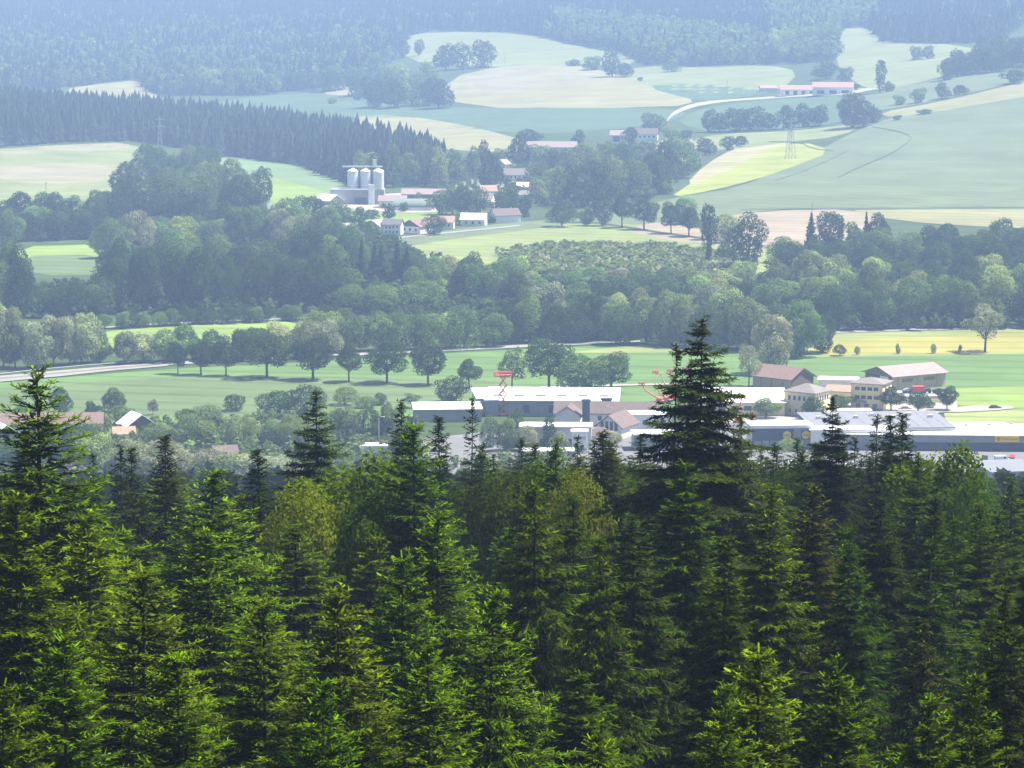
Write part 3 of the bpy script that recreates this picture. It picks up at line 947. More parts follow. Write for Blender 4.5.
# ------------------------------------------------------------------ trees of the far village
VT = [(440, 187, 34, 17, 'faroval', LIGHT), (455, 184, 36, 24, 'farround', MIDG), (473, 176, 30, 15, 'faroval', MIDG), (483, 166, 26, 12, 'faroval', DARK), (490, 192, 42, 25, 'farround', DARK), (502, 166, 18, 15, 'farround', MIDG), (519, 167, 34, 24, 'farround', DARK), (531, 144, 15, 24, 'farbush', DARK), (541, 166, 22, 26, 'farround', MIDG),
      (443, 215, 28, 28, 'farround', MIDG), (461, 215, 30, 28, 'farround', DARK), (477, 213, 26, 22, 'farround', MIDG), (508, 213, 30, 25, 'farround', DARK), (524, 217, 22, 17, 'farround', DARK), (459, 224, 12, 18, 'farbush', MIDG), (489, 223, 8, 12, 'farbush', DARK),
      (537, 203, 26, 22, 'farround', LIGHT), (552, 196, 30, 26, 'farround', LIGHT), (536, 182, 22, 22, 'farround', MIDG), (553, 172, 24, 20, 'farround', DARK), (565, 205, 38, 30, 'farround', MIDG), (582, 207, 46, 36, 'farround', DARK), (600, 206, 46, 34, 'farround', DARK), (617, 198, 44, 24, 'farround', LIGHT), (637, 197, 40, 28, 'farround', MIDG), (645, 200, 14, 24, 'farbush', MIDG), (664, 194, 12, 18, 'farbush', MIDG),
      (571, 178, 30, 26, 'farround', MIDG), (590, 172, 28, 26, 'farround', LIGHT), (606, 168, 26, 26, 'farround', MIDG), (622, 170, 28, 28, 'farround', DARK), (638, 164, 22, 22, 'farround', MIDG), (579, 145, 16, 14, 'farround', DARK), (630, 145, 18, 16, 'farround', DARK), (654, 132, 20, 24, 'farround', MIDG), (672, 142, 14, 18, 'farround', MIDG), (684, 140, 10, 18, 'farbush', DARK), (652, 194, 42, 34, 'farround', DARK), (664, 182, 42, 30, 'farround', DARK), (681, 178, 42, 32, 'farround', MIDG), (705, 155, 18, 22, 'farround', DARK), (728, 150, 14, 16, 'farround', DARK), (740, 147, 11, 16, 'farbush', DARK),
      (418, 206, 14, 8, 'faroval', MIDG), (404, 212, 10, 9, 'farround', DARK), (384, 209, 6, 6, 'farround', DARK), (390, 220, 16, 14, 'farround', DARK), (360, 222, 16, 16, 'farround', DARK), (372, 219, 10, 14, 'farround', DARK), (357, 236, 18, 12, 'farround', DARK)]
VT.sort(key=lambda t: t[0])
for i, t in enumerate(VT):
    x, Y, h, wd, kd, cl = t
    shade = {DARK: 'dark', MIDG: 'mid-green', LIGHT: 'pale green'}[cl]
    size = 'tall' if h > 30 else 'low' if h < 16 else 'medium'
    pos = 'beside the silo farm' if x < 425 else 'among the roofs left of the village street' if x < 500 else 'below the long farmhouse' if x < 560 else 'in the wooded middle of the village' if x < 645 else 'near the lime meadow'
    tree(x, Y, h, wd, kd, jit(cl, .1), 'village_tree', f'{size} {shade} tree {pos}', 'tree', f'{size} {shade} trees {pos}')
# rows and singles on the far slopes
for i, (x, Y, h, wd) in enumerate([(709, 132, 24, 14), (720, 132, 20, 18), (736, 131.5, 24, 26), (752, 131, 25, 26), (768, 130, 18, 20), (786, 129, 24, 18), (804, 127, 24, 22), (820, 126, 22, 20)]):
    tree(x, Y, h, wd, 'farround', jit(DARK, .1), 'slope_tree', f'dark round tree, {ORD[i]} from the left in the row above the lime meadow', 'tree', 'tree row above the lime meadow')
for x, Y, h, wd, kd, cl, lb in [
    (853, 128, 36, 35, 'round', DARK, 'big solitary dark round tree above the teal wheat slope'),
    (874, 122, 15, 16, 'farround', DARK, 'smaller dark tree leaning on the big solitary one'),
    (880, 93, 36, 9, 'poplar', CON, 'slim dark poplar standing alone beside the far white farm'),
    (888, 92, 11, 11, 'farbush', MIDG, 'bush at the foot of the slim poplar'),
    (900, 105, 10, 14, 'farbush', MIDG, 'lowest bush of the short hedge right of the poplar'),
    (918, 103, 16, 15, 'farround', MIDG, 'round tree in the short hedge right of the poplar'),
    (942, 99, 18, 16, 'farround', MIDG, 'largest tree of the short hedge right of the poplar'),
    (959, 95, 10, 16, 'farbush', DARK, 'dark bush at the upper end of the short hedge'),
    (926, 114, 5, 17, 'farbush', DARK, 'flat bush on the edge of the teal slope under the hedge'),
    (897, 120, 5, 10, 'farbush', DARK, 'tiny bush on the edge of the teal slope near the big tree'),
    (916, 60, 14, 12, 'farround', DARK, 'left one of the two dark trees high on the pale pasture'),
    (928, 59, 14, 12, 'farround', DARK, 'right one of the two dark trees high on the pale pasture'),
    (1014, 84, 14, 26, 'farbush', DARK, 'dark bush below the right-hand wood on the hill'),
    (446, 70, 33, 24, 'farround', DARK, 'left tree of the dark grove on the far hay slope'),
    (463, 69, 31, 20, 'faroval', DARK, 'middle tree of the dark grove on the far hay slope'),
    (484, 67, 33, 24, 'farround', DARK, 'right tree of the dark grove on the far hay slope'),
    (391, 57, 23, 14, 'farround', DARK, 'left one of the two trees above the far round wood'),
    (403, 58, 22, 13, 'faroval', DARK, 'right one of the two trees above the far round wood'),
    (419, 56, 17, 10, 'faroval', DARK, 'small pointed tree left of the dark grove on the far slope'),
    (612, 77, 32, 15, 'faroval', DARK, 'tall dark tree at the end of the far field hedge'),
    (625, 77, 15, 16, 'farround', DARK, 'round tree beside the tall one at the end of the far hedge'),
    (592, 70, 14, 18, 'farround', MIDG, 'green tree in the middle of the far field hedge'),
    (575, 66, 7, 16, 'farbush', MIDG, 'low bush at the left end of the far field hedge'),
    (672, 72, 14, 16, 'farround', MIDG, 'round tree on the far pasture edge right of the hedge'),
    (640, 81, 4, 6, 'farbush', DARK, 'tiny bush in the open far pasture'),
    (826, 79, 20, 26, 'farround', DARK, 'dark tree directly behind the far white farm'),
    (846, 81, 14, 15, 'farround', DARK, 'dark tree at the right gable of the far white farm'),
    (856, 90, 6, 10, 'farbush', DARK, 'bush at the right corner of the far white farm'),
    (331, 104, 7, 10, 'farbush', LIGHT, 'pale bush on the teal field left of the far round wood'),
    (358, 100, 7, 12, 'farbush', DARK, 'dark bush at the left corner of the far round wood')]:
    nm = {'poplar': 'poplar', 'farbush': 'slope_bush'}.get(kd, 'slope_tree')
    tree(x, Y, h, wd, kd, cl, nm, lb, {'poplar': 'poplar', 'farbush': 'bush'}.get(kd, 'tree'), None)
row(368, 107, 450, 107, 5, 34, 26, 'farround', [DARK, DARK, MIDG], 'slope_tree', 'dark rounded tree', 'along the foot of the far round wood', 'front of the far round wood')
row(345, 97, 440, 90, 6, 26, 24, 'farround', [MIDG, LIGHT], 'slope_tree', 'paler tree', 'on the top of the far round wood', 'top of the far round wood')
row(275, 91, 350, 89, 5, 22, 22, 'farround', [MIDG, DARK], 'slope_tree', 'soft green tree', 'on the left arm of the far round wood', 'left arm of the far round wood')
row(183, 95, 262, 92, 5, 24, 22, 'farround', [LIGHT, MIDG], 'slope_tree', 'pale green tree', 'below the left part of the ridge', 'pale trees at the foot of the far forest')
row(942, 80, 1000, 72, 6, 26, 22, 'farround', [DARK], 'slope_tree', 'dark tree', 'in the wood on the right hill', 'lower edge of the right hill wood')
row(975, 68, 1045, 66, 5, 38, 24, 'farround', [DARK], 'slope_tree', 'tall dark tree', 'behind the right hill wood', 'back of the right hill wood')
row(362, 188, 446, 186, 6, 40, 22, 'farround', [DARK, MIDG, LIGHT], 'slope_tree', 'large broadleaf tree', 'in the grove behind the silos', 'broadleaf trees behind the silos')
row(775, 55, 842, 52, 5, 34, 24, 'farround', [MIDG, LIGHT], 'slope_tree', 'bluish tree', 'on the slope behind the far white farm', 'slope trees behind the far farm')


# ------------------------------------------------------------------ far woods, each one mass
def scatter(poly, spacing, dmin, dmax, xr=(-1100, 1100)):
    ny = int((dmax - dmin) / spacing)
    nx = int((xr[1] - xr[0]) / spacing)
    gx, gy = np.meshgrid(np.arange(nx) * spacing + xr[0], np.arange(ny) * spacing + dmin)
    gx = gx.ravel() + rng.uniform(-.45, .45, gx.size) * spacing
    gy = gy.ravel() + rng.uniform(-.45, .45, gy.size) * spacing
    gz = zt(gx, gy)
    px, Y = project(gx, gy, gz)
    k = inside(px, Y, poly)
    return np.stack([gx, gy, gz], 1)[k], px[k], Y[k]


def kite_spruce(seed, tiers=3, m=5):
    g = np.random.default_rng(seed)
    qs = []
    for t in range(tiers):
        zt_, zb = 1 - .27 * t, .62 - .29 * t
        rb = .085 + .055 * t
        off = g.random() * 6
        for k in range(m):
            a = off + 2 * np.pi * k / m
            da = np.pi / m * 1.15
            r = rb * g.uniform(.8, 1.25)
            z_ = zb + g.uniform(-.05, .05)
            qs.append([(0, 0, zt_), (r * .7 * np.cos(a - da), r * .7 * np.sin(a - da), z_ + .08), (r * np.cos(a), r * np.sin(a), z_), (r * .7 * np.cos(a + da), r * .7 * np.sin(a + da), z_ + .08)])
    return np.array(qs)


KS = [kite_spruce(i) for i in range(4)]
KB = [crown(200 + i, Rr=.42, z0=0, nl=8, n=60, leaf=.115)[0] for i in range(4)]


def mass(name, pts, protos, H, Wf, color, mat, jh=.22, tone_s=.2, label=None):
    Qs, Ts = [], []
    pick = rng.integers(0, len(protos), len(pts))
    for j, pr in enumerate(protos):
        P = pts[pick == j]
        n = len(P)
        if not n:
            continue
        h = H * rng.uniform(1 - jh, 1 + jh, n)
        wd = h * Wf * rng.uniform(.85, 1.2, n)
        a = rng.random(n) * 6.283
        ca, sa = np.cos(a)[:, None, None], np.sin(a)[:, None, None]
        x, y, z = pr[None, :, :, 0], pr[None, :, :, 1], pr[None, :, :, 2]
        X = (x * ca - y * sa) * wd[:, None, None] + P[:, 0, None, None]
        Y = (x * sa + y * ca) * wd[:, None, None] + P[:, 1, None, None]
        Z = z * h[:, None, None] + P[:, 2, None, None]
        Qs.append(np.stack([X, Y, Z], -1).reshape(-1, 4, 3))
        Ts.append(np.repeat(rng.normal(size=n) * tone_s, len(pr)) + rng.normal(size=n * len(pr)) * .08)
    o = link(name, quad_mesh(name, np.concatenate(Qs), mat, np.concatenate(Ts)), None, color)
    tag(o, label, None, None, 'stuff')
    return o


RIDGE = [(-150, -70), (1180, -70), (1180, 12), (1024, 24), (1000, 40), (965, 44), (884, 43), (868, 27), (838, 28), (834, 60), (800, 64), (770, 64), (700, 66), (640, 64), (625, 52), (575, 44), (520, 32), (432, 31), (408, 36), (392, 62), (360, 84), (300, 90), (262, 96), (165, 96), (146, 90), (142, 79), (100, 83), (60, 90), (-150, 92)]
pts, px, Y = scatter(RIDGE, 11.5, 3300, 6450, (-1350, 1350))
broad = ((rng.random(len(px)) < np.clip((Y - 20) / 90, 0, .35)) & (px < 420)) | (inside(px, Y, [(555, 20), (700, 35), (860, 60), (830, 70), (640, 70), (560, 50)]) & (rng.random(len(px)) < .8)) | (inside(px, Y, [(770, 0), (880, 5), (850, 70), (770, 70)]) & (rng.random(len(px)) < .7)) | (rng.random(len(px)) < .04)
mass('distant_forest', pts[~broad], KS, 25, 1.35, CON, NEEDLE, tone_s=.08, label='blue hazy spruce forest covering the far ridge')
mass('distant_woods', pts[broad], KB, 20, 1.05, MIDG, LEAF, tone_s=.1, label='paler leafy wood along the foot of the far ridge')
SPUR = [(-80, 151), (0, 147), (60, 143), (130, 141), (190, 150), (232, 157), (300, 165), (348, 186), (446, 184), (445, 166), (400, 150), (340, 138), (250, 126), (150, 116), (60, 106), (0, 100), (-80, 96)]
pts, px, Y = scatter(SPUR, 8.0, 2150, 3150, (-700, 0))
mass('conifer_wood', pts, [kite_spruce(10 + i, 4, 6) for i in range(4)], 21, 1.2, (.024, .046, .024), NEEDLE, jh=.34, tone_s=.28, label='dark conifer wood on the spur behind the left hayfields')
pts, px, Y = scatter([(-80, 160), (0, 152), (130, 143), (232, 160), (348, 190), (446, 188), (446, 120), (300, 100), (-80, 85)], 40, 2150, 3100, (-700, 0))
pts2, px, Y = scatter([(495, 256), (540, 249), (600, 247), (660, 249), (705, 253), (745, 262), (760, 270), (700, 272), (640, 276), (560, 274), (510, 278)], 4.6, 1450, 1750, (-60, 160))
fl = rng.random(len(pts2)) < .30
mass('blossoming_shrubbery', pts2[fl] + [0, 0, .5], KB, 3.4, 1.0, (.42, .44, .33), LEAF, tone_s=.1, label='white flecked blossoming shrubs under the middle field')
mass('young_shrubbery', pts2[~fl], KB, 4.4, 1.5, (.11, .155, .06), LEAF, tone_s=.22, label='pale flecked young shrubbery under the middle field')
pts3, px, Y = scatter([(-60, 320), (-60, 225), (130, 215), (350, 222), (420, 262), (520, 282), (770, 285), (860, 250), (1080, 248), (1080, 329), (820, 333), (760, 350), (600, 342), (500, 345), (340, 312), (105, 318)], 7.5, 1150, 1950, (-400, 400))
pts3 = pts3[~inside(px, Y, [(8, 243), (112, 240), (112, 292), (20, 292)])]
mass('undergrowth', pts3, KB, 6.5, 1.2, (.055, .09, .035), LEAF, label='dark undergrowth filling the riverside woods')
pts4, px, Y = scatter([(560, 206), (440, 214), (430, 190), (470, 172), (520, 165), (580, 150), (690, 145), (700, 170), (650, 200)], 11, 1950, 2800, (-200, 200))
mass('village_greenery', pts4, KB, 5.0, 1.2, (.05, .085, .035), LEAF, label='low garden greenery between the village houses')
pts5, px, Y = scatter([(-40, 470), (-40, 425), (150, 425), (340, 420), (420, 430), (420, 470), (560, 455), (560, 520), (-40, 520)], 6.0, 840, 1030, (-220, 30))
mass('garden_greenery', pts5, KB, 4.0, 1.2, (.12, .17, .06), LEAF, label='low bushes between the gardens at the foot of the forest slope')

# ------------------------------------------------------------------ the air
hz = MB()
hz.box((0, 3800, 136), (6900, 7900, 278))
hm = bpy.data.materials.new('haze')
hm.use_nodes = True
hn = hm.node_tree.nodes
hn.remove(hn['Principled BSDF'])
pv = hn.new('ShaderNodeVolumePrincipled')
pv.inputs['Color'].default_value = (*HAZE_COLOR, 1)
pv.inputs['Density'].default_value = HAZE_DENSITY
pv.inputs['Anisotropy'].default_value = 0.0
hm.node_tree.links.new(pv.outputs[0], hn['Material Output'].inputs['Volume'])
tag(hz.build('haze', hm), 'thin bluish summer haze filling the valley air', None, None, 'stuff')
#@@HERE@@
# ------------------------------------------------------------------ buildings
def site(px, Y, L, W, rot, depth=None):
    p = g1(px, Y)
    p.y += depth if depth is not None else (abs(L * math.sin(rot)) + abs(W * math.cos(rot))) / 2
    p.x = (px - 512) / F * 1.0 * p.y / 0.991 if False else ray(px, Y)[0] * p.y
    p.z = float(zt(p.x, p.y)) - 0.05
    return p


def openings(root, L, W, face, cols, zs, w, h, mg=1.2, name='window', mat='pane', frame=True, off=0.0, span=None):
    """a row of windows (each a part) on one face: F front, B back, R right end, A left end"""
    ln = L if face in 'FB' else W
    ln = span or ln
    for z in zs:
        for i in range(cols):
            t = -ln / 2 + mg + (ln - 2 * mg) * ((i + .5) / cols) + off
            b = MB()
            fr = MB()
            for m, ww, hh, th in ((b, w, h, .10), (fr, w + .28, h + .28, .05)):
                if face == 'F':
                    m.box((t, -W / 2 - th / 2 + .01, z), (ww, th, hh))
                elif face == 'B':
                    m.box((t, W / 2 + th / 2 - .01, z), (ww, th, hh))
                elif face == 'R':
                    m.box((L / 2 + th / 2 - .01, t, z), (th, ww, hh))
                else:
                    m.box((-L / 2 - th / 2 + .01, t, z), (th, ww, hh))
            if frame:
                wn_ = fr.build(name, M['frame'], root)
                b.build('pane', M[mat], wn_)
            else:
                b.build(name, M[mat], root)


def gable_roof(L, W, H, rise, ov=.6, th=.25):
    """two slabs meeting at the ridge, along x"""
    b = MB()
    k = rise / (W / 2)
    e = W / 2 + ov
    ze = H - ov * k
    for s in (-1, 1):
        poly = [(s * e, ze), (0.0, H + rise), (0.0, H + rise + th), (s * e, ze + th)]
        if s > 0:
            poly = poly[::-1]
        b.prism(poly, 'x', -L / 2 - ov, L / 2 + ov)
    return b


def house(name, label, px, Y, L, W, H, rise, rot, wall, roof, kind='gable', cat='house', gablemat=None, chim=0, ov=.6, depth=None, base=None):
    p = site(px, Y, L, W, R(rot), depth)
    o = empty(name, p, R(rot))
    tag(o, label, cat)
    b = MB()
    b.box((0, 0, H / 2 - .5), (L, W, H + 1.0))
    if kind == 'gable':
        if gablemat:
            g_ = MB()
            g_.prism([(-W / 2, H), (W / 2, H), (0, H + rise)], 'x', -L / 2 + .02, L / 2 - .02)
            g_.build('gable', M[gablemat], o)
        else:
            b.prism([(-W / 2, H), (W / 2, H), (0, H + rise)], 'x', -L / 2, L / 2)
        b.build('wall', M[wall], o)
        rf = gable_roof(L, W, H + .02, rise, ov).build('roof', M[roof], o)
    elif kind == 'hip':
        b.build('wall', M[wall], o)
        r_ = MB()
        ex, ey = L / 2 + ov, W / 2 + ov
        rx = max(L / 2 - W / 2, 0.05)
        r_.add([(-ex, -ey, H), (ex, -ey, H), (ex, ey, H), (-ex, ey, H), (-ex, -ey, H + .2), (ex, -ey, H + .2), (ex, ey, H + .2), (-ex, ey, H + .2), (-rx, 0, H + rise), (rx, 0, H + rise)],
               [(3, 2, 1, 0), (0, 1, 5, 4), (1, 2, 6, 5), (2, 3, 7, 6), (3, 0, 4, 7), (4, 5, 9, 8), (5, 6, 9), (6, 7, 8, 9), (7, 4, 8)])
        rf = r_.build('roof', M[roof], o)
    else:
        b.build('wall', M[wall], o)
        r_ = MB()
        if kind == 'flat':
            r_.box((0, 0, H + .14), (L + .8, W + .8, .45))
            r_.box((0, 0, H + .42), (L - .6, W - .6, .14))
        else:   # single slope rising to the back
            e = W / 2 + ov
            r_.prism([(-e, H), (e, H + rise), (e, H + rise + .3), (-e, H + .3)], 'x', -L / 2 - ov, L / 2 + ov)
        rf = r_.build('roof', M[roof], o)
    for i in range(chim):
        c = MB()
        c.box((L * (-.22 + .4 * i), W * .1, H + rise * .9 + .5), (.8, .8, 2.2))
        c.build('chimney', M['offwhite'], rf)
    return o


def sign_text(body, size, depth, mat, parent, loc, rz=0.0, name='lettering', fit=None):
    cu = bpy.data.curves.new('lettering', 'FONT')
    cu.body = body
    cu.size = size
    cu.extrude = depth
    cu.align_x = 'CENTER'
    cu.align_y = 'CENTER'
    t = bpy.data.objects.new('lettering', cu)
    COL.objects.link(t)
    dg = bpy.context.evaluated_depsgraph_get()
    me = bpy.data.meshes.new_from_object(t.evaluated_get(dg))
    bpy.data.objects.remove(t)
    me.materials.clear()
    me.materials.append(mat)
    if fit:
        wd = max(v.co.x for v in me.vertices) - min(v.co.x for v in me.vertices)
        for v in me.vertices:
            v.co.x *= fit / wd
    o = link(name, me, parent)
    o.location = loc
    o.rotation_euler = (R(90), 0, rz)
    return o


# -- the yellow house under a pyramid roof
o = house('yellow_house', 'cream-yellow house under a grey-brown pyramid roof, behind two round street trees', 807, 418.5, 12.2, 11.0, 8.6, 2.7, -35, 'yellow', 'roof_taupe', 'hip')
openings(o, 12.2, 11, 'F', 5, [6.6], 1.0, 1.6)
openings(o, 12.2, 11, 'F', 4, [2.2], .8, 1.2)
openings(o, 12.2, 11, 'R', 5, [6.6], 1.0, 1.5)
openings(o, 12.2, 11, 'R', 3, [2.2], .9, 1.4)
d = MB(); d.box((3.6, -5.57, 1.6), (2.0, .12, 3.2)); d.build('door', M['grey'], o)
# -- low white workshop
o = house('workshop', 'low workshop with broad white roof and cream walls behind the red boom lifts', 741, 417, 30, 31, 4.8, .9, -4, 'cream', 'roof_white', 'mono', 'workshop', ov=.5)
openings(o, 30, 31, 'F', 6, [2.9], 2.6, 1.7, 1.5)
# -- small brown barn
o = house('small_barn', 'small brown barn with red tiled roof and dark boarded gable', 783, 391.5, 17.5, 14, 4.6, 3.4, -42, 'palewood', 'roof_red', 'gable', 'barn', ov=.9)
b = MB(); b.box((8.8, 0, 2.2), (.12, 13.6, 4.3)); b.prism([(-6.6, 4.4), (6.6, 4.4), (0, 7.6)], 'x', 8.76, 8.86); b.build('gable_boards', M['darkwood'], o)
for k in (-5, 0, 5):
    b = MB(); b.box((k, -7.05, 2.0), (.3, .14, 4.0)); b.build('post', M['wood'], o)
# -- three-storey yellow house
o = house('office_house', 'three-storey yellow house with shallow grey hip roof in front of the big barn', 871, 412, 11.5, 11, 9.6, 1.9, -24, 'yellow', 'roof_taupe', 'hip')
openings(o, 11.5, 11, 'F', 4, [7.9, 4.9], 1.7, 1.3)
openings(o, 11.5, 11, 'R', 2, [7.6, 4.6], 1.1, 1.9)
openings(o, 11.5, 11, 'F', 3, [1.7], 1.6, 1.9, frame=False)
b = MB(); b.box((-3.0, -7.0, 3.3), (6.0, 2.6, .25)); b.build('canopy', M['grey'], o)
# -- low annexes between the yellow houses
o = house('annex', 'low annex with orange tiled roof between the two yellow houses', 842, 403, 10, 8, 4.0, 1.6, -20, 'cream', 'roof_orange', 'gable', 'annex')
o = house('annex', 'flat pale annex behind the orange-roofed one', 838, 396, 14, 8, 5.6, .2, -10, 'offwhite', 'roof_white', 'flat', 'annex')
o = house('carport', 'long low carport with pale flat roof on the supermarket forecourt', 854, 419.5, 11, 5, 2.8, .2, 3, 'wood', 'roof_white', 'flat', 'carport')
# -- big barn on its terrace
o = house('big_barn', 'big timber barn with faded pink roof and open dark gable', 905, 391, 24.5, 17, 5.4, 2.6, 31, 'palewood', 'roof_pink', 'gable', 'barn', ov=1.0)
b = MB(); b.box((-12.3, 0, 3.1), (.14, 15.4, 4.2)); b.build('opening_shade', M['darkgrey'], o)  # flat dark panel painted in for the shade inside the open gable
b = MB(); b.prism([(-8.0, 5.4), (8.0, 5.4), (0, 7.7)], 'x', -12.36, -12.26); b.build('gable_boards', M['wood'], o)
b = MB(); b.box((-12.4, -3.2, 4.4), (.16, 5.0, 1.0)); b.build('clerestory', M['frame'], o)
for k in (-5.5, 4.5):
    b = MB(); b.box((k, -8.56, 3.6), (5.0, .14, 1.2)); b.build('shutter', M['wood'], o)
for k in (-10, -1, 8):
    b = MB(); b.box((k, -8.6, 2.6), (.25, .2, 5.2)); b.build('post', M['palewood'], o)
t = site(916, 404, 30, 3, 0, 0)
o = empty('terrace', t, R(6)); tag(o, 'grey concrete terrace with yellow stone wall under the big barn', 'terrace')
b = MB(); b.box((0, 8, 1.1), (27, 16, 3.4)); b.build('deck', M['grey'], o)
b = MB(); b.box((2, -.15, .6), (23, .3, 2.4)); b.build('retaining_wall', M['cream'], o)
dz = t.z + 2.8


def place(name, label, cat, px, d, z, rz):
    e_ = empty(name, (ray(px, 390)[0] * d, d, z), rz)
    return tag(e_, label, cat)


o = place('trailer', 'red farm trailer parked on the terrace before the big barn', 'trailer', 918, t.y + 8, dz, R(8))
b = MB(); b.box((0, 0, 1.7), (4.2, 2.3, 1.9)); b.build('body', M['red'], o)
b = MB(); b.box((0, 0, .75), (4.4, 1.4, .25)); b.tube([(2.1, 0, .75), (3.4, 0, .6)], .08); b.build('chassis', M['darkgrey'], o)
for sx in (-1.2, 1.2):
    for sy in (-1, 1):
        b = MB(); b.tube([(sx, sy - .15, .45), (sx, sy + .15, .45)], .45, 12); b.build('wheel', M['tyre'], o)
for px_, lb, cm_ in ((907, 'grey farm machine left of the red trailer', 'bluegrey'), (927, 'dark blue farm machine right of the red trailer', 'darkgrey'), (937, 'brown hay machine near the right end of the terrace', 'darkwood')):
    o = place('farm_machine', lb, 'farm machine', px_, t.y + 8.5, dz, R(random.uniform(-20, 20)))
    b = MB(); b.prism([(-1.6, .6), (1.6, .6), (1.3, 1.7), (.3, 1.9), (-1.5, 1.3)], 'y', -.8, .8); b.build('body', M[cm_], o)
    b = MB(); b.tube([(1.4, 0, 1.1), (2.6, 0, .7), (2.9, 0, .6)], .1); b.build('drawbar', M['darkgrey'], o)
    for sx in (-.9, .9):
        for sy in (-.9, .9):
            b = MB(); b.tube([(sx, sy - .14, .5), (sx, sy + .14, .5)], .5, 12); b.build('wheel', M['tyre'], o)

# -- supermarket: dark glazed front, grey sloping roof
LS, WS = 66, 30
ps = g1(844, 449); ps.y += 15
o = empty('supermarket', (ray(844, 440)[0] * ps.y, ps.y, 0), R(5)); tag(o, 'long supermarket with grey sloping roof and dark front with round yellow signs', 'supermarket'); ps_root = o
b = MB(); b.box((10, 0, 3.2), (LS - 20, WS, 6.4)); b.box((-LS / 2 + 10, -WS / 2 + 5.5, 3.3), (20, 11, 6.6)); b.build('wall', M['offwhite'], o)
b = MB(); b.prism([(-WS / 2 - .8, 6.5), (WS / 2 + .6, 7.4), (WS / 2 + .6, 7.75), (-WS / 2 - .8, 6.85)], 'x', -LS / 2 + 20, LS / 2 + .5); b.build('roof', M['roof_grey'], o)
b = MB(); b.prism([(-WS / 2 - 1.2, 7.2), (-WS / 2 + 11.5, 7.2), (-WS / 2 + 11.5, 7.9), (-WS / 2 - 1.2, 8.2)], 'x', -LS / 2 - .6, -LS / 2 + 19.9); b.build('entrance_roof', M['roof_white'], o)
b = MB(); b.box((-LS / 2 + 10, -WS / 2 - .2, 3.6), (20, .4, 7.2)); b.build('front_panel', M['darkgrey'], o)
b = MB(); b.box((-LS / 2 + 16.6, -WS / 2 - .45, 4.0), (6.2, .1, 6.0)); b.build('side_panel', M['bluegrey'], o)
for k in range(4):
    b = MB(); b.box((-LS / 2 + 1.8 + 2.6 * k, -WS / 2 - .45, 1.8), (2.2, .1, 2.6)); b.build('window', M['bluegrey'], o)
for xs in (11.2, 17.4):
    e_ = MB(); e_.box((-LS / 2 + xs, -WS / 2 - .56, 4.9), (3.1, .1, 3.1)); sg = e_.build('sign', M['signblue'], o)
    for rr, th, mt in ((1.42, .12, 'signred'), (1.28, .18, 'signyellow')):
        c = MB(); c.tube([(-LS / 2 + xs, -WS / 2 - .6, 4.9), (-LS / 2 + xs, -WS / 2 - .6 - th, 4.9)], rr, 28); c.build('sign_disc', M[mt], sg)
    sign_text('L\u0131DL', .95, .03, M['signblue'], sg, (-LS / 2 + xs, -WS / 2 - .83, 4.9), 0, fit=1.9)
for k in range(7):
    b = MB(); b.box((-8 + 6.2 * k, 3 + 4 * (k % 2), 7.7 + .12 * (k % 2)), (1.4, 1.4, 1.2)); b.build('roof_vent', M['offwhite'], ps_root)
for k in range(11):
    b = MB(); b.prism([(-WS / 2 - .79, 6.86), (WS / 2 + .59, 7.76), (WS / 2 + .59, 7.84), (-WS / 2 - .79, 6.94)], 'x', -11.5 + 4.2 * k, -11.38 + 4.2 * k); b.build('roof_seam', M['grey'], ps_root)
# -- white shop with letter sign
o = house('white_shop', 'white shop front with the blue letter E below the grey supermarket roof', 852, 451, 28, 8, 6.6, .3, 3, 'white', 'roof_white', 'flat', 'shop')
e_ = MB(); e_.box((4.7, -4.06, 4.8), (3.6, .16, 2.6)); sg = e_.build('sign', M['frame'], o)
sign_text('E', 3.0, .05, M['signlight'], sg, (4.7, -4.16, 4.8), 0)
# -- long flat market hall at the right
LH = 78
ph = g1(952, 452); ph.y += 12
o = empty('market_hall', (ray(965, 445)[0] * ph.y, ph.y, 0), R(-3)); tag(o, 'long flat white-roofed market hall with grey fascia and yellow sign', 'market hall')
b = MB(); b.box((0, 0, 2.6), (LH, 24, 5.2)); b.build('wall', M['bluegrey'], o)
b = MB(); b.box((0, .4, 5.35), (LH + 1.2, 25.6, .5)); b.box((-8, 4, 5.9), (44, 15, .9)); b.build('roof', M['roof_white'], o)
for k in range(7):
    b = MB(); b.box((-22 + k * 7.5, 2.5 + (k % 3) * 2.2, 6.55), (.9, .9, .7)); b.build('roof_vent', M['grey'], o)
b = MB(); b.box((0, -12.7, 4.4), (LH, .8, 2.3)); fa = b.build('fascia', M['grey'], o)
b = MB(); b.box((5, -12.2, 1.6), (LH - 12, .3, 3.0)); b.build('shop_window', M['darkgrey'], o)
lx = ray(1002, 445)[0] * ph.y - o.location.x
b = MB(); b.box((lx, -13.2, 4.5), (7.6, .16, 2.0)); sg = b.build('sign', M['signyellow'], o)
b = MB(); b.tube([(lx - 2.7, -13.27, 4.5), (lx - 2.7, -13.36, 4.5)], .62, 16); b.build('emblem', M['orange'], sg)
sign_text('Futterhaus', 1.15, .03, M['signred'], sg, (lx + .9, -13.31, 4.5), 0, fit=5.0)
sign_text('fine goods', 1.25, .04, M['frame'], fa, (lx + 9.2, -13.14, 4.4), 0, fit=7.4)

# -- grey shed and parking at the lower right
o = house('grey_shed', 'grey sheet-metal shed by the car park at the right edge', 1006, 491, 15, 16, 5.5, .8, 12, 'bluegrey', 'roof_grey', 'mono', 'shed')


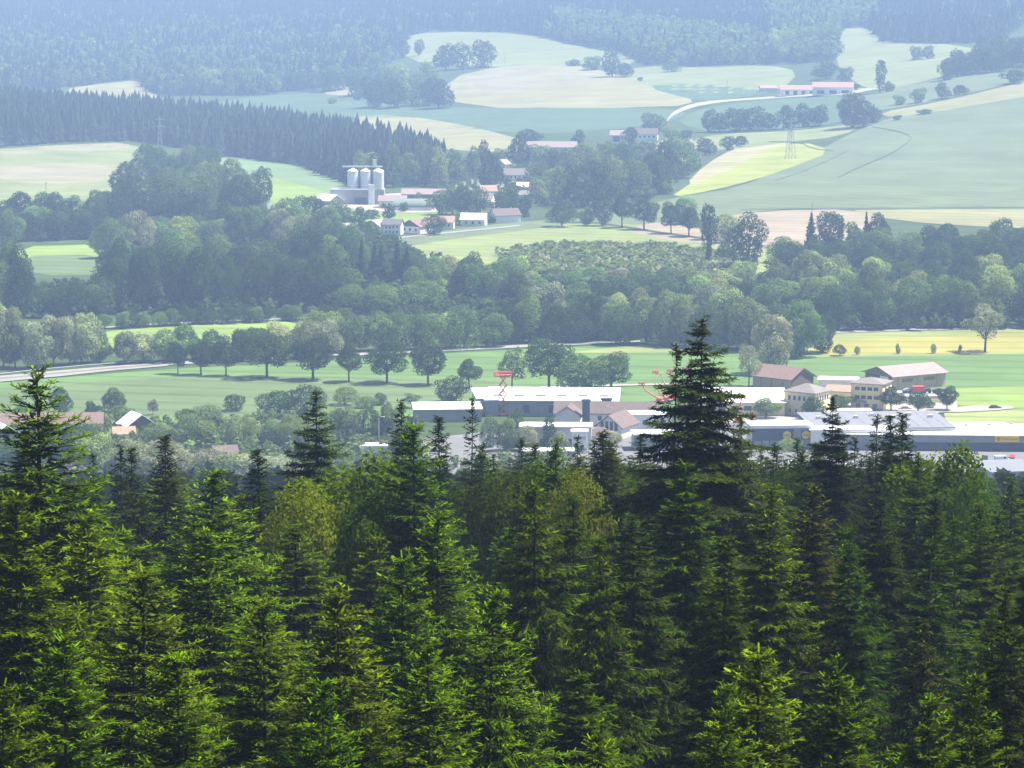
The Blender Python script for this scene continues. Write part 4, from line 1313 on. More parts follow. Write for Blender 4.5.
def car(name, label, px, Y, rz, paint, van=False, z=None):
    p = g1(px, Y)
    o = empty(name, p, rz); tag(o, label, 'van' if van else 'car')
    h = 2.1 if van else 1.45
    prof = ([(-2.4, .35), (2.4, .35), (2.45, 1.0), (1.6, 1.25), (1.1, 2.0), (-2.4, 2.05)] if van else
            [(-2.1, .35), (2.1, .35), (2.15, .75), (1.15, .92), (.55, 1.38), (-1.1, 1.42), (-1.75, .98), (-2.15, .9)])
    b = MB(); b.prism(prof, 'y', -.86, .86); b.build('body', M[paint], o)
    wp = [(.3, 1.15), (1.1, 1.2), (.8, 1.85), (.3, 1.9)] if van else [(-1.45, .97), (1.0, .95), (.5, 1.3), (-1.05, 1.34)]
    b = MB(); b.prism(wp, 'y', -.875, .875); b.build('side_window', M['pane'], o)
    b = MB()
    if van:
        b.add([(1.64, -.7, 1.3), (1.64, .7, 1.3), (1.17, .7, 1.95), (1.17, -.7, 1.95)], [(0, 1, 2, 3)])
    else:
        b.add([(1.13, -.68, .97), (1.13, .68, .97), (.6, .68, 1.37), (.6, -.68, 1.37)], [(0, 1, 2, 3)])
    b.build('windscreen', M['pane'], o)
    for sx in (-1.35, 1.35):
        for sy in (-.78, .78):
            b = MB(); b.tube([(sx, sy - .1, .33), (sx, sy + .1, .33)], .33, 12); b.build('wheel', M['tyre'], o)
    return o


car('parked_car', 'black car on the pale track beside the dry grass lot', 995, 409, R(4), 'carblack')
for px_, Y_, rz_, pt, vn, lb in [(1002, 462, 8, 'carwhite', True, 'white van parked before the shop windows right of the forest trees'), (1012, 459, 80, 'carred', False, 'reddish car between the white van and the right picture edge'),
                                 (1017, 466, 20, 'carsilver', False, 'pale silver car above the grey shed roof'), (985, 460, 80, 'carblack', False, 'dark car left of the white van behind the forest treetops'),
                                 (975, 466, 75, 'carsilver', False, 'silver car glimpsed through the bright leafy tree'), (962, 461, 80, 'carblue', False, 'blue car glimpsed left of the silver one through the leaves'),
                                 (744, 462, 60, 'carwhite', False, 'white car seen through the spruces below the supermarket front'), (722, 466, 70, 'carsilver', False, 'silver car seen between trunks right of the tall fir'),
                                 (905, 410, 10, 'carsilver', False, 'silver car parked under the barn terrace'), (880, 413, 5, 'carblack', False, 'dark car parked at the corner of the three-storey yellow house'),
                                 (600, 460, 30, 'carsilver', False, 'silver car in the yard below the brown-roofed inn')]:
    car('parked_van' if vn else 'parked_car', lb, px_, Y_, R(rz_), pt, vn)

k_ = 0
for px_, Y_ in ((658, 462), (676, 466), (742, 470), (756, 466), (770, 470), (788, 464), (806, 470), (822, 465), (846, 468), (868, 463), (888, 468), (640, 472)):
    car('parked_car', f'small parked car, {ORD[k_]} from the left in the car park glimpsed between the spruce tops', px_, Y_, R(random.choice((85, 95, 80))), random.choice(('carwhite', 'carsilver', 'carblack', 'carblue', 'carwhite')))['group'] = 'cars in the car park behind the spruces'
    k_ += 1
# -- the white halls
o = house('long_hall', 'long low hall with white roof at the left of the halls', 447, 422.5, 23, 14, 4.3, .5, 4, 'grey', 'roof_white', 'mono', 'hall', ov=.4)
ol = o
o = house('white_hall', 'large white-roofed industrial hall in front of the three field trees', 553, 417, 46, 26, 5.4, 1.0, -3, 'bluegrey', 'roof_white', 'mono', 'hall', ov=.5)
openings(o, 46, 26, 'F', 5, [2.6], 2.2, 2.6, frame=False)
b = MB(); b.box((-6, 6, 6.55), (26, 10, .8)); b.build('roof_light', M['roof_white'], o)
for k in range(6):
    b = MB(); b.box((-19 + 7.4 * k, -4.5, 6.2 + .0), (3.4, 1.6, .7)); b.build('skylight', M['grey'], o)
for k in range(12):
    b = MB(); b.box((-21 + 3.8 * k, -13.05, 2.7), (.12, .16, 5.2)); b.build('panel_joint', M['grey'], o)
for xk in (-14, 4, 15):
    b = MB(); b.box((xk, -13.1, 1.9), (3.4, .2, 3.8)); b.build('roller_door', M['grey'], o)
o = house('side_hall', 'white-roofed hall wing right behind the scissor lift', 503, 413, 20, 22, 5.0, .6, 6, 'offwhite', 'roof_white', 'mono', 'hall', ov=.5)
# -- the brown-roofed inn cluster
o = house('inn', 'long brown-tiled inn roof running behind the two dark chimney blocks', 606, 427, 34, 9, 4.8, 3.0, -4, 'white', 'roof_brown', 'gable', 'inn', ov=.8)
openings(o, 34, 9, 'F', 8, [2.9], 1.3, 1.5)
for px_ in (-7.0, 0.3):
    pass
o = house('chimney_block', 'taller dark box-shaped chimney block on the inn roof', 586, 430, 2.5, 2.0, 9.9, .2, -3, 'darkgrey', 'darkgrey', 'flat', 'chimney block', ov=0)
o = house('chimney_block', 'shorter dark box-shaped block right of the taller one', 606.5, 424, 3.4, 2.2, 8.4, .2, -3, 'darkgrey', 'darkgrey', 'flat', 'chimney block', ov=0)
o = house('gable_house', 'white gabled house with tall windows and brown roof', 617, 440.5, 14, 8.6, 4.6, 3.4, 66, 'white', 'roof_brown', 'gable', 'house', ov=.9)
openings(o, 14, 8.6, 'A', 4, [4.6], 1.1, 3.0, 1.0)
openings(o, 14, 8.6, 'A', 3, [1.6], 1.2, 1.6, 1.0)
o = house('small_gable', 'small pale gable with brown roof above the white shop front', 569, 430, 9, 8.2, 5.0, 2.8, 82, 'offwhite', 'roof_brown', 'gable', 'house', ov=.7)
o = house('lean_roof', 'low brown-roofed porch left of the white gabled house', 600, 446, 9, 7.5, 3.0, 2.6, -18, 'white', 'roof_brown', 'hip', 'porch')
o = house('shop_front', 'flat white shop front with pale canopy below the small gable', 556, 449, 23, 9, 7.0, .3, -2, 'offwhite', 'roof_white', 'flat', 'shop')
openings(o, 23, 9, 'F', 5, [2.2], 2.0, 2.2, frame=False)
o = house('sign_block', 'white block with blue lettering at the right end of the shop front', 579.5, 455, 4.8, 4.2, 7.4, .2, -2, 'white', 'roof_white', 'flat', 'sign block', ov=0)
sg_b = MB(); sg_b.box((0, -2.14, 5.6), (4.3, .1, 2.2)); sg = sg_b.build('sign', M['frame'], o)
sign_text('Ewald', 1.7, .04, M['signlight'], sg, (0, -2.22, 5.6), 0, fit=3.7)
openings(o, 4.8, 4.2, 'F', 2, [2.6], .9, 1.5, .5, frame=False)
o = house('white_house', 'small white flat-roofed house half hidden left of the tall fir', 648, 432, 15, 9, 5.6, .3, 4, 'white', 'roof_white', 'flat')
openings(o, 15, 9, 'F', 4, [3.2], 1.6, 1.4)
o = house('pale_shed', 'pale flat shed in front of the small white house by the fir', 656, 452, 15, 9, 5.5, .3, 4, 'bluegrey', 'roof_white', 'flat', 'shed')
o = house('pale_shed', 'low pale shed at the foot of the white shop front', 548, 462, 16, 6, 3.2, .3, 2, 'offwhite', 'roof_white', 'flat', 'shed')
o = house('pale_shed', 'small white shed behind the light green broad tree', 374, 456, 8, 6, 3.0, .3, 5, 'white', 'roof_white', 'flat', 'shed')
# -- houses behind the left spruces
o = house('red_roofed_house', 'long red-roofed house behind the tall left spruce', 77, 437, 17, 8, 4.4, 3.0, 4, 'white', 'roof_red', 'gable')
openings(o, 17, 8, 'F', 5, [2.8], 1.2, 1.4)
o = house('red_roofed_house', 'wide low red-roofed house at the left edge of the picture', 10, 437, 26, 9, 4.2, 3.0, 2, 'white', 'roof_red', 'gable')
o = house('white_roofed_house', 'house with pale shining roof among the light garden trees', 137, 438, 9, 10, 4.0, 3.4, -62, 'darkwood', 'roof_white', 'gable')
o = house('white_roofed_house', 'pale-roofed house at the far left below the red roof', 2, 450, 10, 11, 4.0, 3.6, -62, 'darkwood', 'roof_white', 'gable')
o = house('orange_roofed_house', 'small orange-roofed house just below the shining roof', 124, 443, 6.5, 6, 3.0, 1.8, 10, 'white', 'roof_orange', 'gable')
o = house('white_house', 'small white house glimpsed between the spruces right of the left one', 75, 481, 6, 6, 3.6, 1.8, 20, 'white', 'roof_red', 'gable')
o = house('white_house', 'small white house between the garden trees at the left', 225, 464, 7, 6, 3.2, 2.0, 15, 'white', 'roof_brown', 'gable')

# ------------------------------------------------------------------ lifting platforms
def scissor(px, Y, Htop):
    p = g1(px, Y)
    o = empty('scissor_lift', p, R(10)); tag(o, 'tall red scissor lift with raised platform before the white hall', 'scissor lift')
    b = MB(); b.box((0, 0, .75), (4.2, 2.2, .7)); b.build('chassis', M['orange'], o)
    for sx in (-1.4, 1.4):
        for sy in (-1, 1):
            w_ = MB(); w_.tube([(sx, sy - .18, .45), (sx, sy + .18, .45)], .45, 12); w_.build('wheel', M['tyre'], o)
    n = 4
    hgt = (Htop - 2.6) / n
    b = MB()
    for k in range(n):
        z0, z1 = 1.1 + k * hgt, 1.1 + (k + 1) * hgt
        for sy in (-.75, .75):
            b.tube([(-1.25, sy, z0), (1.25, sy, z1)], .16, 5)
            b.tube([(1.25, sy, z0), (-1.25, sy, z1)], .16, 5)
        for sx in (-1.25, 1.25):
            b.tube([(sx, -.75, z1), (sx, .75, z1)], .12, 5)
    b.build('scissor_arms', M['orange'], o)
    zt_ = 1.1 + n * hgt
    b = MB(); b.box((0, 0, zt_ + .2), (6.2, 2.4, .4)); pl = b.build('platform', M['red'], o)
    b = MB()
    for zz in (zt_ + .95, zt_ + 1.5):
        for sy in (-1.15, 1.15):
            b.tube([(-3.05, sy, zz), (3.05, sy, zz)], .09, 4)
        for sx in (-3.05, 3.05):
            b.tube([(sx, -1.15, zz), (sx, 1.15, zz)], .09, 4)
    for sx in (-3.05, -1, 1, 3.05):
        for sy in (-1.15, 1.15):
            b.tube([(sx, sy, zt_ + .3), (sx, sy, zt_ + 1.5)], .08, 4)
    b.build('guard_rail', M['red'], pl)


scissor(503, 416, 15.5)


def boom(px, Y, pts, label, mat='orange', basket=True, mat2=None):
    """articulated lift: chassis, turret, jointed boom (metres across, metres up), basket"""
    p = g1(px, Y)
    o = empty('boom_lift', p, 0); tag(o, label, 'boom lift', None)
    b = MB(); b.box((0, 0, .8), (3.6, 2.0, .6)); b.build('chassis', M[mat], o)
    for sx in (-1.2, 1.2):
        for sy in (-.95, .95):
            w_ = MB(); w_.tube([(sx, sy - .17, .48), (sx, sy + .17, .48)], .48, 12); w_.build('wheel', M['tyre'], o)
    b = MB(); b.box((0, 0, 1.5), (2.0, 1.5, .9)); b.build('turret', M[mat], o)
    b = MB()
    q = [(0, 0, 1.9)] + [(a, .1 * i, z) for i, (a, z) in enumerate(pts)]
    for i in range(len(q) - 1):
        r_ = .36 - .05 * i
        b.tube([q[i], q[i + 1]], [r_, r_ * .85], 6)
        b.lathe([(r_ * 1.2, -.2), (r_ * 1.2, .2)], q[i + 1], 8)
    b.build('boom', M[mat2 or mat], o)
    if basket:
        x, y, z = q[-1]
        b = MB(); b.box((x - .2, y, z - .2), (2.0, 1.0, .2)); bk = b.build('basket', M['red'], o)
        b = MB()
        for zz in (z + .4, z + .9):
            for sy in (-.48, .48):
                b.tube([(x - 1.2, y + sy, zz), (x + .8, y + sy, zz)], .1, 4)
            for sx in (-1.2, .8):
                b.tube([(x + sx, y - .48, zz), (x + sx, y + .48, zz)], .1, 4)
        for sx in (-1.2, -.2, .8):
            for sy in (-.48, .48):
                b.tube([(x + sx, y + sy, z - .2), (x + sx, y + sy, z + .9)], .09, 4)
        b.build('basket_rail', M['red'], bk)


boom(659, 403.5, [(-1.5, 2.6), (-5.2, 5.0), (-6.0, 6.8)], 'red boom lift with low arm reaching left beyond the inn roof')
boom(666, 402.5, [(-2.3, 3.2), (-3.4, 6.0)], 'red boom lift with short raised arm right of the low-armed one', basket=False)
boom(668, 402, [(-.8, 5.5), (-2.6, 10.2), (-4.3, 10.4)], 'boom lift with tall pale mast and red basket beside the fir', 'orange', True, 'palewood')
boom(672, 401, [(.2, 5.0), (-.6, 10.6)], 'red boom lift half hidden behind the left edge of the fir')
boom(692, 400, [(-1.0, 4.5), (-1.6, 11.0)], 'boom lift whose basket shows between the fir branches', 'orange')
boom(738, 424, [(-1.6, 4.2), (.6, 6.2), (1.2, 8.8)], 'red zigzag boom lift before the white workshop', 'red', False)
boom(753, 424.5, [(-1.6, 3.0), (.9, 4.2)], 'low folded red boom lift right of the zigzag one', 'red', False)

# street lamp
p = g1(379, 447)
o = empty('street_lamp', p); tag(o, 'thin pale street lamp between the garden trees and the low hall', 'street lamp')
b = MB(); b.tube([(0, 0, 0), (0, 0, 9.4), (.5, 0, 9.9), (1.3, 0, 9.95)], [.14, .1, .08, .07]); b.build('pole', M['steel'], o)
b = MB(); b.box((1.5, 0, 9.9), (.9, .35, .16)); b.build('lamp_head', M['frame'], o)

# guard rail along the left road
def fence(name, label, pts, h, mat, sp):
    g_ = ground([q[0] for q in pts], [q[1] for q in pts])
    o = empty(name, Vector(g_[0])); tag(o, label, 'guard rail' if 'rail' in name else 'fence')
    base = Vector(g_[0])
    b = MB(); b.tube([Vector(q) - base + Vector((0, 0, h)) for q in g_], .16, 5); b.build('rail', M[mat], o)
    for a, c in zip(g_[:-1], g_[1:]):
        L_ = np.linalg.norm(c - a)
        k = max(1, int(L_ / sp))
        for j in range(k):
            q = Vector(a + (c - a) * j / k) - base
            b = MB(); b.box((q.x, q.y, q.z + h / 2), (.12, .12, h)); b.build('post', M[mat], o)


fence('guard_rail', 'dark guard rail along the upper side of the left road', [(-10, 377), (40, 371.5), (90, 367), (168, 361.5)], .9, 'bluegrey', 6.0)
fence('guard_rail', 'dark guard rail along the road above the barley field', [(824, 331.5), (900, 329), (970, 327), (1030, 325)], .9, 'bluegrey', 6.0)

# ------------------------------------------------------------------ silo farm and village
o = empty('grain_silo_plant', site(358, 205, 38, 16, R(0))); tag(o, 'grey silo plant with concrete base hall and loading tower', 'silo plant')
D_ = o.location.y
m_ = D_ / F
b = MB(); b.box((0, 0, 5.0), (36, 16, 11)); b.build('base_hall', M['grey'], o)
b = MB(); b.box((9.5, -8.6, 7.0), (4.0, 1.6, 14)); b.prism([(7.2, 0), (11.8, 0), (10.6, 10), (8.4, 10)], 'y', -10, -8.2); b.build('loading_tower', M['white'], o)
b = MB(); b.box((3, 4, 25.2), (27, 1.6, 1.0)); b.box((11.2, 4, 27.6), (2.4, 2.4, 5.0)); b.build('conveyor_bridge', M['steel'], o)
b = MB(); b.box((9.4, 6.5, 15.5), (8.5, 3, 11)); b.box((-.2, 7, 14.0), (5, 2, 8)); b.build('elevator_housing', M['grey'], o)
b = MB(); b.box((2, -8.3, 3.0), (8, .5, 4)); b.build('gate', M['darkgrey'], o)
base = o.location.copy()
for i, xs in enumerate((-3.5, 5.2, 13.6)):
    s_ = empty('grain_silo', (base.x + xs, base.y + 4, base.z)); tag(s_, f'pale steel grain silo with cone roof, {ORD[i]} from the left', 'silo', 'grain silos')
    b = MB(); b.lathe([(3.8, 10.5), (3.8, 22)], n=24); b.build('barrel', M['steel'], s_)
    b = MB(); b.lathe([(3.95, 22), (3.8, 22.4), (.7, 24.2), (.5, 24.7)], n=24); b.build('cone_roof', M['white'], s_)
    b = MB(); b.tube([(3.9, -.6, 10.6), (3.9, -.6, 22.2)], .16, 4); b.build('ladder', M['grey'], s_)
s_ = empty('grain_silo', (base.x + 15.6, base.y - 5.5, base.z)); tag(s_, 'slim steel silo standing at the front right corner of the plant', 'silo', 'grain silos')
b = MB(); b.lathe([(2.0, 0), (2.0, 22)], n=20); b.build('barrel', M['steel'], s_)
b = MB(); b.lathe([(2.1, 22), (.4, 23.6)], n=20); b.build('cone_roof', M['white'], s_)

H2 = house
o = H2('white_shed', 'shed with gleaming white roof left of the silos', 329, 206, 17, 12, 3.5, 3.5, -50, 'grey', 'roof_white', 'gable', 'shed')
o = H2('farm_house', 'low farm building with orange-red roof right of the silos', 393, 208.5, 18, 10, 5, 3.2, -5, 'white', 'roof_pink', 'gable', 'farm building')
openings(o, 18, 10, 'F', 4, [2.6], 1.4, 1.6)
o = H2('farm_barn', 'long barn with pale brown roof behind the green hall', 424, 200, 30, 12, 4, 3.2, -3, 'darkwood', 'roof_pink', 'gable', 'barn')
pg = site(414, 211, 24, 14, 0)
o = empty('round_hall', pg, R(-3)); tag(o, 'green barrel-roofed hall between the silo farm and the village', 'hall')
b = MB(); b.prism([(-8, 0), (8, 0), (8, 2.5), (-8, 2.5)], 'x', -12.5, 12.5); b.build('wall', M['offwhite'], o)
b = MB(); b.prism([(8.2 * math.cos(a), 2.5 + 5.2 * math.sin(a)) for a in np.linspace(0, math.pi, 14)], 'x', -13, 13); b.build('barrel_roof', M['greenhall'], o)

o = H2('white_farmhouse', 'white two-storey house with dark roof at the lower village edge', 393, 235, 11, 9, 6.2, 2.8, -8, 'white', 'roof_dark', 'gable')
openings(o, 11, 9, 'F', 4, [4.6, 1.8], 1.1, 1.3, frame=False)
o = H2('white_farmhouse', 'white gabled wing with pale roof left of the dark-roofed house', 377, 235, 12, 11, 5.0, 3.4, 62, 'white', 'roof_pink', 'gable')
openings(o, 12, 11, 'A', 4, [4.0], 1.1, 1.3, frame=False)
o = H2('small_pink_house', 'small house with faded pink roof half hidden in trees by the white wing', 350, 236, 9, 8, 4.2, 3.0, 30, 'white', 'roof_pink', 'gable')
o = H2('brown_farmhouse', 'wide farmhouse with dark brown gable and white ground floor', 417, 234, 14, 15, 4.2, 3.8, 55, 'white', 'roof_red', 'gable', gablemat='darkwood')
openings(o, 14, 15, 'A', 3, [2.4], 1.6, 1.6, frame=False)
o = H2('orange_barn', 'long building with orange roof right of the brown gabled farmhouse', 441, 229, 16, 9, 4.2, 3.2, -4, 'white', 'roof_orange', 'gable', 'farm building')
openings(o, 16, 9, 'F', 4, [2.2], 1.2, 1.4, frame=False)
o = H2('white_roof_house', 'house with bright pale roof in the middle of the lower village', 474, 226, 15, 10, 4.0, 3.4, -8, 'white', 'roof_white', 'gable')
openings(o, 15, 10, 'F', 3, [2.0], 1.4, 1.5, frame=False)
o = H2('purple_roof_house', 'white gabled house with long purple-brown roof at the village end', 505, 223, 17, 10, 4.6, 3.8, 24, 'white', 'roof_brown', 'gable')
openings(o, 17, 10, 'A', 2, [4.4], 1.0, 1.2, frame=False)
o = H2('tall_pink_house', 'tall house with stepped pink roofs above the village street', 487, 207, 9, 9, 5.0, 4.0, -20, 'white', 'roof_pink', 'gable')
o = H2('tall_pink_house', 'upper pink-roofed house directly behind the stepped one', 488, 199, 11, 8, 5.5, 3.6, 15, 'white', 'roof_orange', 'gable')
o = H2('long_white_house', 'long white house with grey roof and many windows above the street', 518, 181, 21, 9, 4.8, 4.2, -4, 'white', 'roof_taupe', 'gable')
openings(o, 21, 9, 'F', 6, [2.8], 1.3, 1.7, frame=False)
o = H2('cream_house', 'cream gabled house left above the long white one', 503, 172, 10, 9, 6, 3.5, 60, 'cream', 'roof_pink', 'gable')
o = H2('long_farmhouse', 'long low farmhouse with pinkish roof among trees at the upper street', 551, 153, 44, 12, 5, 4.4, -2, 'offwhite', 'roof_pink', 'gable')
o = H2('upper_farmhouse', 'white house with broad purple roof at the top of the village', 645, 141, 23, 12, 6, 5, -6, 'white', 'roof_brown', 'gable')
openings(o, 23, 12, 'F', 5, [3.8], 1.6, 1.8, frame=False)
o = H2('upper_barn', 'small white barn with pale pink roof left of the purple-roofed house', 619, 142, 15, 12, 6, 4, -6, 'white', 'roof_pink', 'gable', 'barn')
b = MB(); b.box((-2, -6.1, 2.6), (6, .2, 5)); b.build('opening_shade', M['darkgrey'], o)  # dark board standing in for the shade within the gateway
o = H2('small_house', 'tiny white-walled house peeping out under the village trees', 524, 200, 9, 7, 3.6, 2.6, 8, 'white', 'roof_taupe', 'gable')
o = H2('small_house', 'tiny pale house at the right edge of the village trees', 523, 192, 8, 7, 4.0, 2.6, -8, 'white', 'roof_white', 'gable')
# far white farm
o = H2('far_farm_wing', 'left wing of the far white farm with long orange roof', 799, 95.5, 40, 13, 6.0, 4.2, -2, 'white', 'roof_orange', 'gable', 'farm building')
openings(o, 40, 13, 'F', 4, [2.6], 4.0, 4.2, 3, frame=False)
o = H2('far_farm_house', 'main house of the far white farm with broad orange roof', 833, 95, 42, 16, 7.5, 5.0, -7, 'white', 'roof_orange', 'gable', 'farm building')
openings(o, 42, 16, 'F', 3, [2.6], 7.5, 3.8, 2, frame=False)
o = H2('far_shed', 'small orange-roofed shed left of the far white farm', 768, 92, 18, 10, 4, 3, 4, 'offwhite', 'roof_orange', 'gable', 'shed')


# ------------------------------------------------------------------ power pylons and lines
def pylon(px, Y, H, label, arms, w0):
    p = g1(px, Y)
    o = empty('power_pylon', p, R(25)); tag(o, label, 'pylon', 'power pylons')
    b = MB()
    lv = [0, .2, .38, .54, .68, .8, .9, 1.0]
    hw = lambda t: w0 * (1 - t) ** 1.1 + .35
    for sx in (-1, 1):
        for sy in (-1, 1):
            b.tube([(sx * hw(t), sy * hw(t), t * H) for t in lv], .17, 4)
    for a, c in zip(lv[:-1], lv[1:]):
        for s in (-1, 1):
            b.tube([(-hw(a), s * hw(a), a * H), (hw(c), s * hw(c), c * H)], .1, 4)
            b.tube([(hw(a), s * hw(a), a * H), (-hw(c), s * hw(c), c * H)], .1, 4)
            b.tube([(s * hw(a), -hw(a), a * H), (s * hw(c), hw(c), c * H)], .1, 4)
    b.build('tower', M['lattice'], o)
    for t, l_ in arms:
        b = MB(); b.tube([(-l_, 0, t * H), (0, 0, t * H + .9), (l_, 0, t * H)], .16, 4); b.tube([(-l_, 0, t * H), (l_, 0, t * H)], .14, 4); b.build('cross_arm', M['lattice'], o)
    return p


pl = pylon(160, 158, 34, 'pale lattice pylon rising before the left conifer wood', [(.78, 5), (.95, 4)], 2.2)
pr = pylon(790.5, 159, 33, 'tall lattice pylon standing on the lime meadow', [(.72, 6), (.9, 5)], 3.0)
o = None
for zf, lb in ((.78, 'lower power line sagging from the left pylon across the wood'), (.95, 'upper power line sagging from the left pylon across the wood')):
    a = pl + Vector((0, 0, 34 * zf))
    pts_ = []
    for end in (Vector((-560, pl.y - 120, a.z - 6)), Vector((-40, pl.y + 120, a.z - 12))):
        seg = [a.lerp(end, t) - Vector((0, 0, 4 * t * (1 - t) * 9)) for t in np.linspace(0, 1, 16)]
        pts_ = (seg[::-1] if not pts_ else pts_ + seg[1:])
    b = MB(); b.tube(pts_, .07, 4)
    tag(b.build('power_line', M['wire']), lb, 'power line', 'power lines')
for px_, Y_, h_, lb in ((812, 222, 12, 'thin field pole before the pale barley strip'), (727, 96, 17, 'thin pole beside the far white road'), (826, 103, 11, 'thin pole below the far white farm'), (505, 65, 15, 'thin pole on the far hay slope'), (46, 192, 7, 'thin dark post in the left hayfield')):
    p = g1(px_, Y_)
    b = MB(); b.tube([(0, 0, 0), (0, 0, h_)], [.22, .16], 6); b.box((0, 0, h_ * .93), (2.2, .16, .16))
    o = b.build('utility_pole', M['wood']); o.location = p
    tag(o, lb, 'pole')
#@@FG@@
# ------------------------------------------------------------------ the forest slope: spruces, firs, leafy trees
def spruce(seed, H, rmax=3.6, slope=.36, droop=.25, lift=.55, open_=.05, base=.22, gap=.42, density=1.0, hang=.0, fresh=.5, spread=42, wmul=1.0, lfun=None, rag=1.0, more=0):
    """a full-size conifer: whorled boughs, twigs on both sides, needles as small blades; returns crown blades and woody parts"""
    g = np.random.default_rng(seed)
    Q, T = [], []
    wood = MB()
    lean = g.normal(size=2) * .006 * H
    axis = lambda z: np.array([lean[0] * (z / H)**2, lean[1] * (z / H)**2, z])
    rt = .0095 * H
    zz = np.linspace(0, H, 9)
    wood.tube([tuple(axis(z) - [0, 0, .4 * (z == 0)]) for z in zz], [max(.02, rt * (1.15 if z == 0 else 1) * (1 - z / H)**.85) for z in zz], 8)
    z = H - .12
    # leader
    blades = []

    def add(P0, P1, W, tone):
        """blades from P0 to P1 with half-width vectors W"""
        Q.append(np.stack([P0 - W * .55, P0 + W * .55, P1 + W * .35, P1 - W * .35], 1))
        T.append(tone)

    n = 26
    a = g.random(n) * 6.283
    zc = H - g.random(n) * .9
    P0 = np.stack([0 * a, 0 * a, zc], 1) + [lean[0], lean[1], 0]
    dr = np.stack([np.cos(a), np.sin(a), 1.1 + 0 * a], 1) * (.12 + .2 * g.random((n, 1)))
    W = np.cross(dr, [0, 0, 1.0])
    W = unit(W) * .05
    add(P0, P0 + dr, W, np.full(n, fresh))
    while z > H * base:
        d = H - z
        L0 = min(rmax, slope * d**.92 + .18) if lfun is None else lfun(d)
        nb = 4 + (d > 1.2) + (d > 3) + int(g.random() < .4) + more * (d > 1.5)
        a0 = g.random() * 6.283
        ni = 12
        ai = g.random(ni) * 6.283
        hi = np.stack([np.cos(ai), np.sin(ai), g.normal(size=ni) * .3 - .1], 1)
        P0 = axis(z) + hi * [1, 1, .2] * (.04 + .1 * g.random((ni, 1))) * min(d, 3) + np.array([0, 0, 1.0]) * g.uniform(-.3, .3, (ni, 1))
        add(P0, P0 + hi * (min(.9, .16 + .1 * d) * g.uniform(.6, 1.3, (ni, 1))), unit(np.cross(hi, g.normal(size=(ni, 3)))) * .075, g.normal(size=ni) * .15)
        for k in range(nb):
            if g.random() < open_:
                continue
            az = a0 + 6.283 * k / nb + g.normal() * .18
            L = L0 * g.uniform(.62 if rag < 1.5 else .5, 1.12 if rag < 1.5 else 1.22)
            s = min(d / 7.0, 1.0)
            e0 = lift * (1 - s) - .10 * s + g.normal() * .07 * rag
            dp = droop * (.25 + .75 * s)
            h = np.array([math.cos(az), math.sin(az), 0])
            lat = np.array([-math.sin(az), math.cos(az), 0])
            st = axis(z + g.normal() * .12 * rag)
            pos = lambda t: st + h * (L * t)[:, None] + np.array([0, 0, 1.0]) * (L * (e0 * t - dp * t**2 + .55 * dp * t**4))[:, None]
            nt = max(3, int(L / .15 * density))
            t = np.linspace(.10, 1, nt)
            P = pos(t)
            tg = unit(pos(t + .02) - P)
            # wood of the bough
            if L > .8:
                tq = np.linspace(0, .9, 4)
                wood.tube([tuple(p) for p in pos(tq)], [max(.008, .016 * L * (1 - q * .9)) for q in tq], 4)
            # needles along the bough itself
            W = np.tile(lat, (nt, 1)) * (.07 * wmul) + g.normal(size=(nt, 3)) * .02
            add(P, P + tg * (L / nt * 1.5), W, np.where(t > .86, fresh * 1.2, g.normal(size=nt) * .12))
            for sd in (-1, 1):
                l = np.clip(.46 * L * (1 - t)**.75 + .20, .14, 1.0) * g.uniform(.65, 1.2, nt)
                be = np.radians(g.normal(spread, 9, nt))[:, None]
                dn = lat * sd * np.cos(be) + tg * np.sin(be)
                dn[:, 2] += g.normal(size=nt) * .10 - .12 - hang * g.random(nt) * 1.2 + .12 * (t > .8)
                dn = unit(dn)
                nrm = unit(np.cross(dn, np.tile(h * .2 + [0, 0, 1.0], (nt, 1))) + g.normal(size=(nt, 3)) * .35)
                ns = 3 if L > 1.2 else 2
                for q in range(ns):
                    B0 = P + dn * (l * q / ns)[:, None]
                    tip = (q == ns - 1)
                    tn = (fresh * g.uniform(.2, 1.1, nt) * (t > .35)) if tip else g.normal(size=nt) * .13  # young shoot colour, strengthened to paint lit bough ends against dark gaps
                    sg = dn + np.array([0, 0, -.16 * q + .10 * tip])
                    add(B0, B0 + sg * (l / ns * 1.12)[:, None], nrm * (.055 * wmul), tn)
                    for s2 in (-1, 1):
                        dd = unit(dn * .75 + nrm * s2 * .8 + g.normal(size=(nt, 3)) * .18 - np.array([0, 0, hang * .7]))
                        l2 = (.13 + .11 * g.random(nt)) * (1.2 if L > 1.2 else .8) * wmul**.5
                        C0 = B0 + dn * (l / ns * .35)[:, None]
                        w2 = unit(np.cross(dd, [0, 0, 1.0]) + g.normal(size=(nt, 3)) * .3) * (.042 * wmul)
                        add(C0, C0 + dd * l2[:, None], w2, tn + g.normal(size=nt) * .1)
        z -= gap * g.uniform(.7, 1.25) * (.75 + .25 * min(d / 4, 1))
    return np.concatenate(Q), np.concatenate(T), wood


SPV = {}


def sp_var(key, seed, H, **kw):
    Q, T, wood = spruce(seed, H, **kw)
    SPV.setdefault(key, []).append((quad_mesh('crown', Q, NEEDLE, T), wood.mesh('trunk', BARK), H))
    return len(Q)


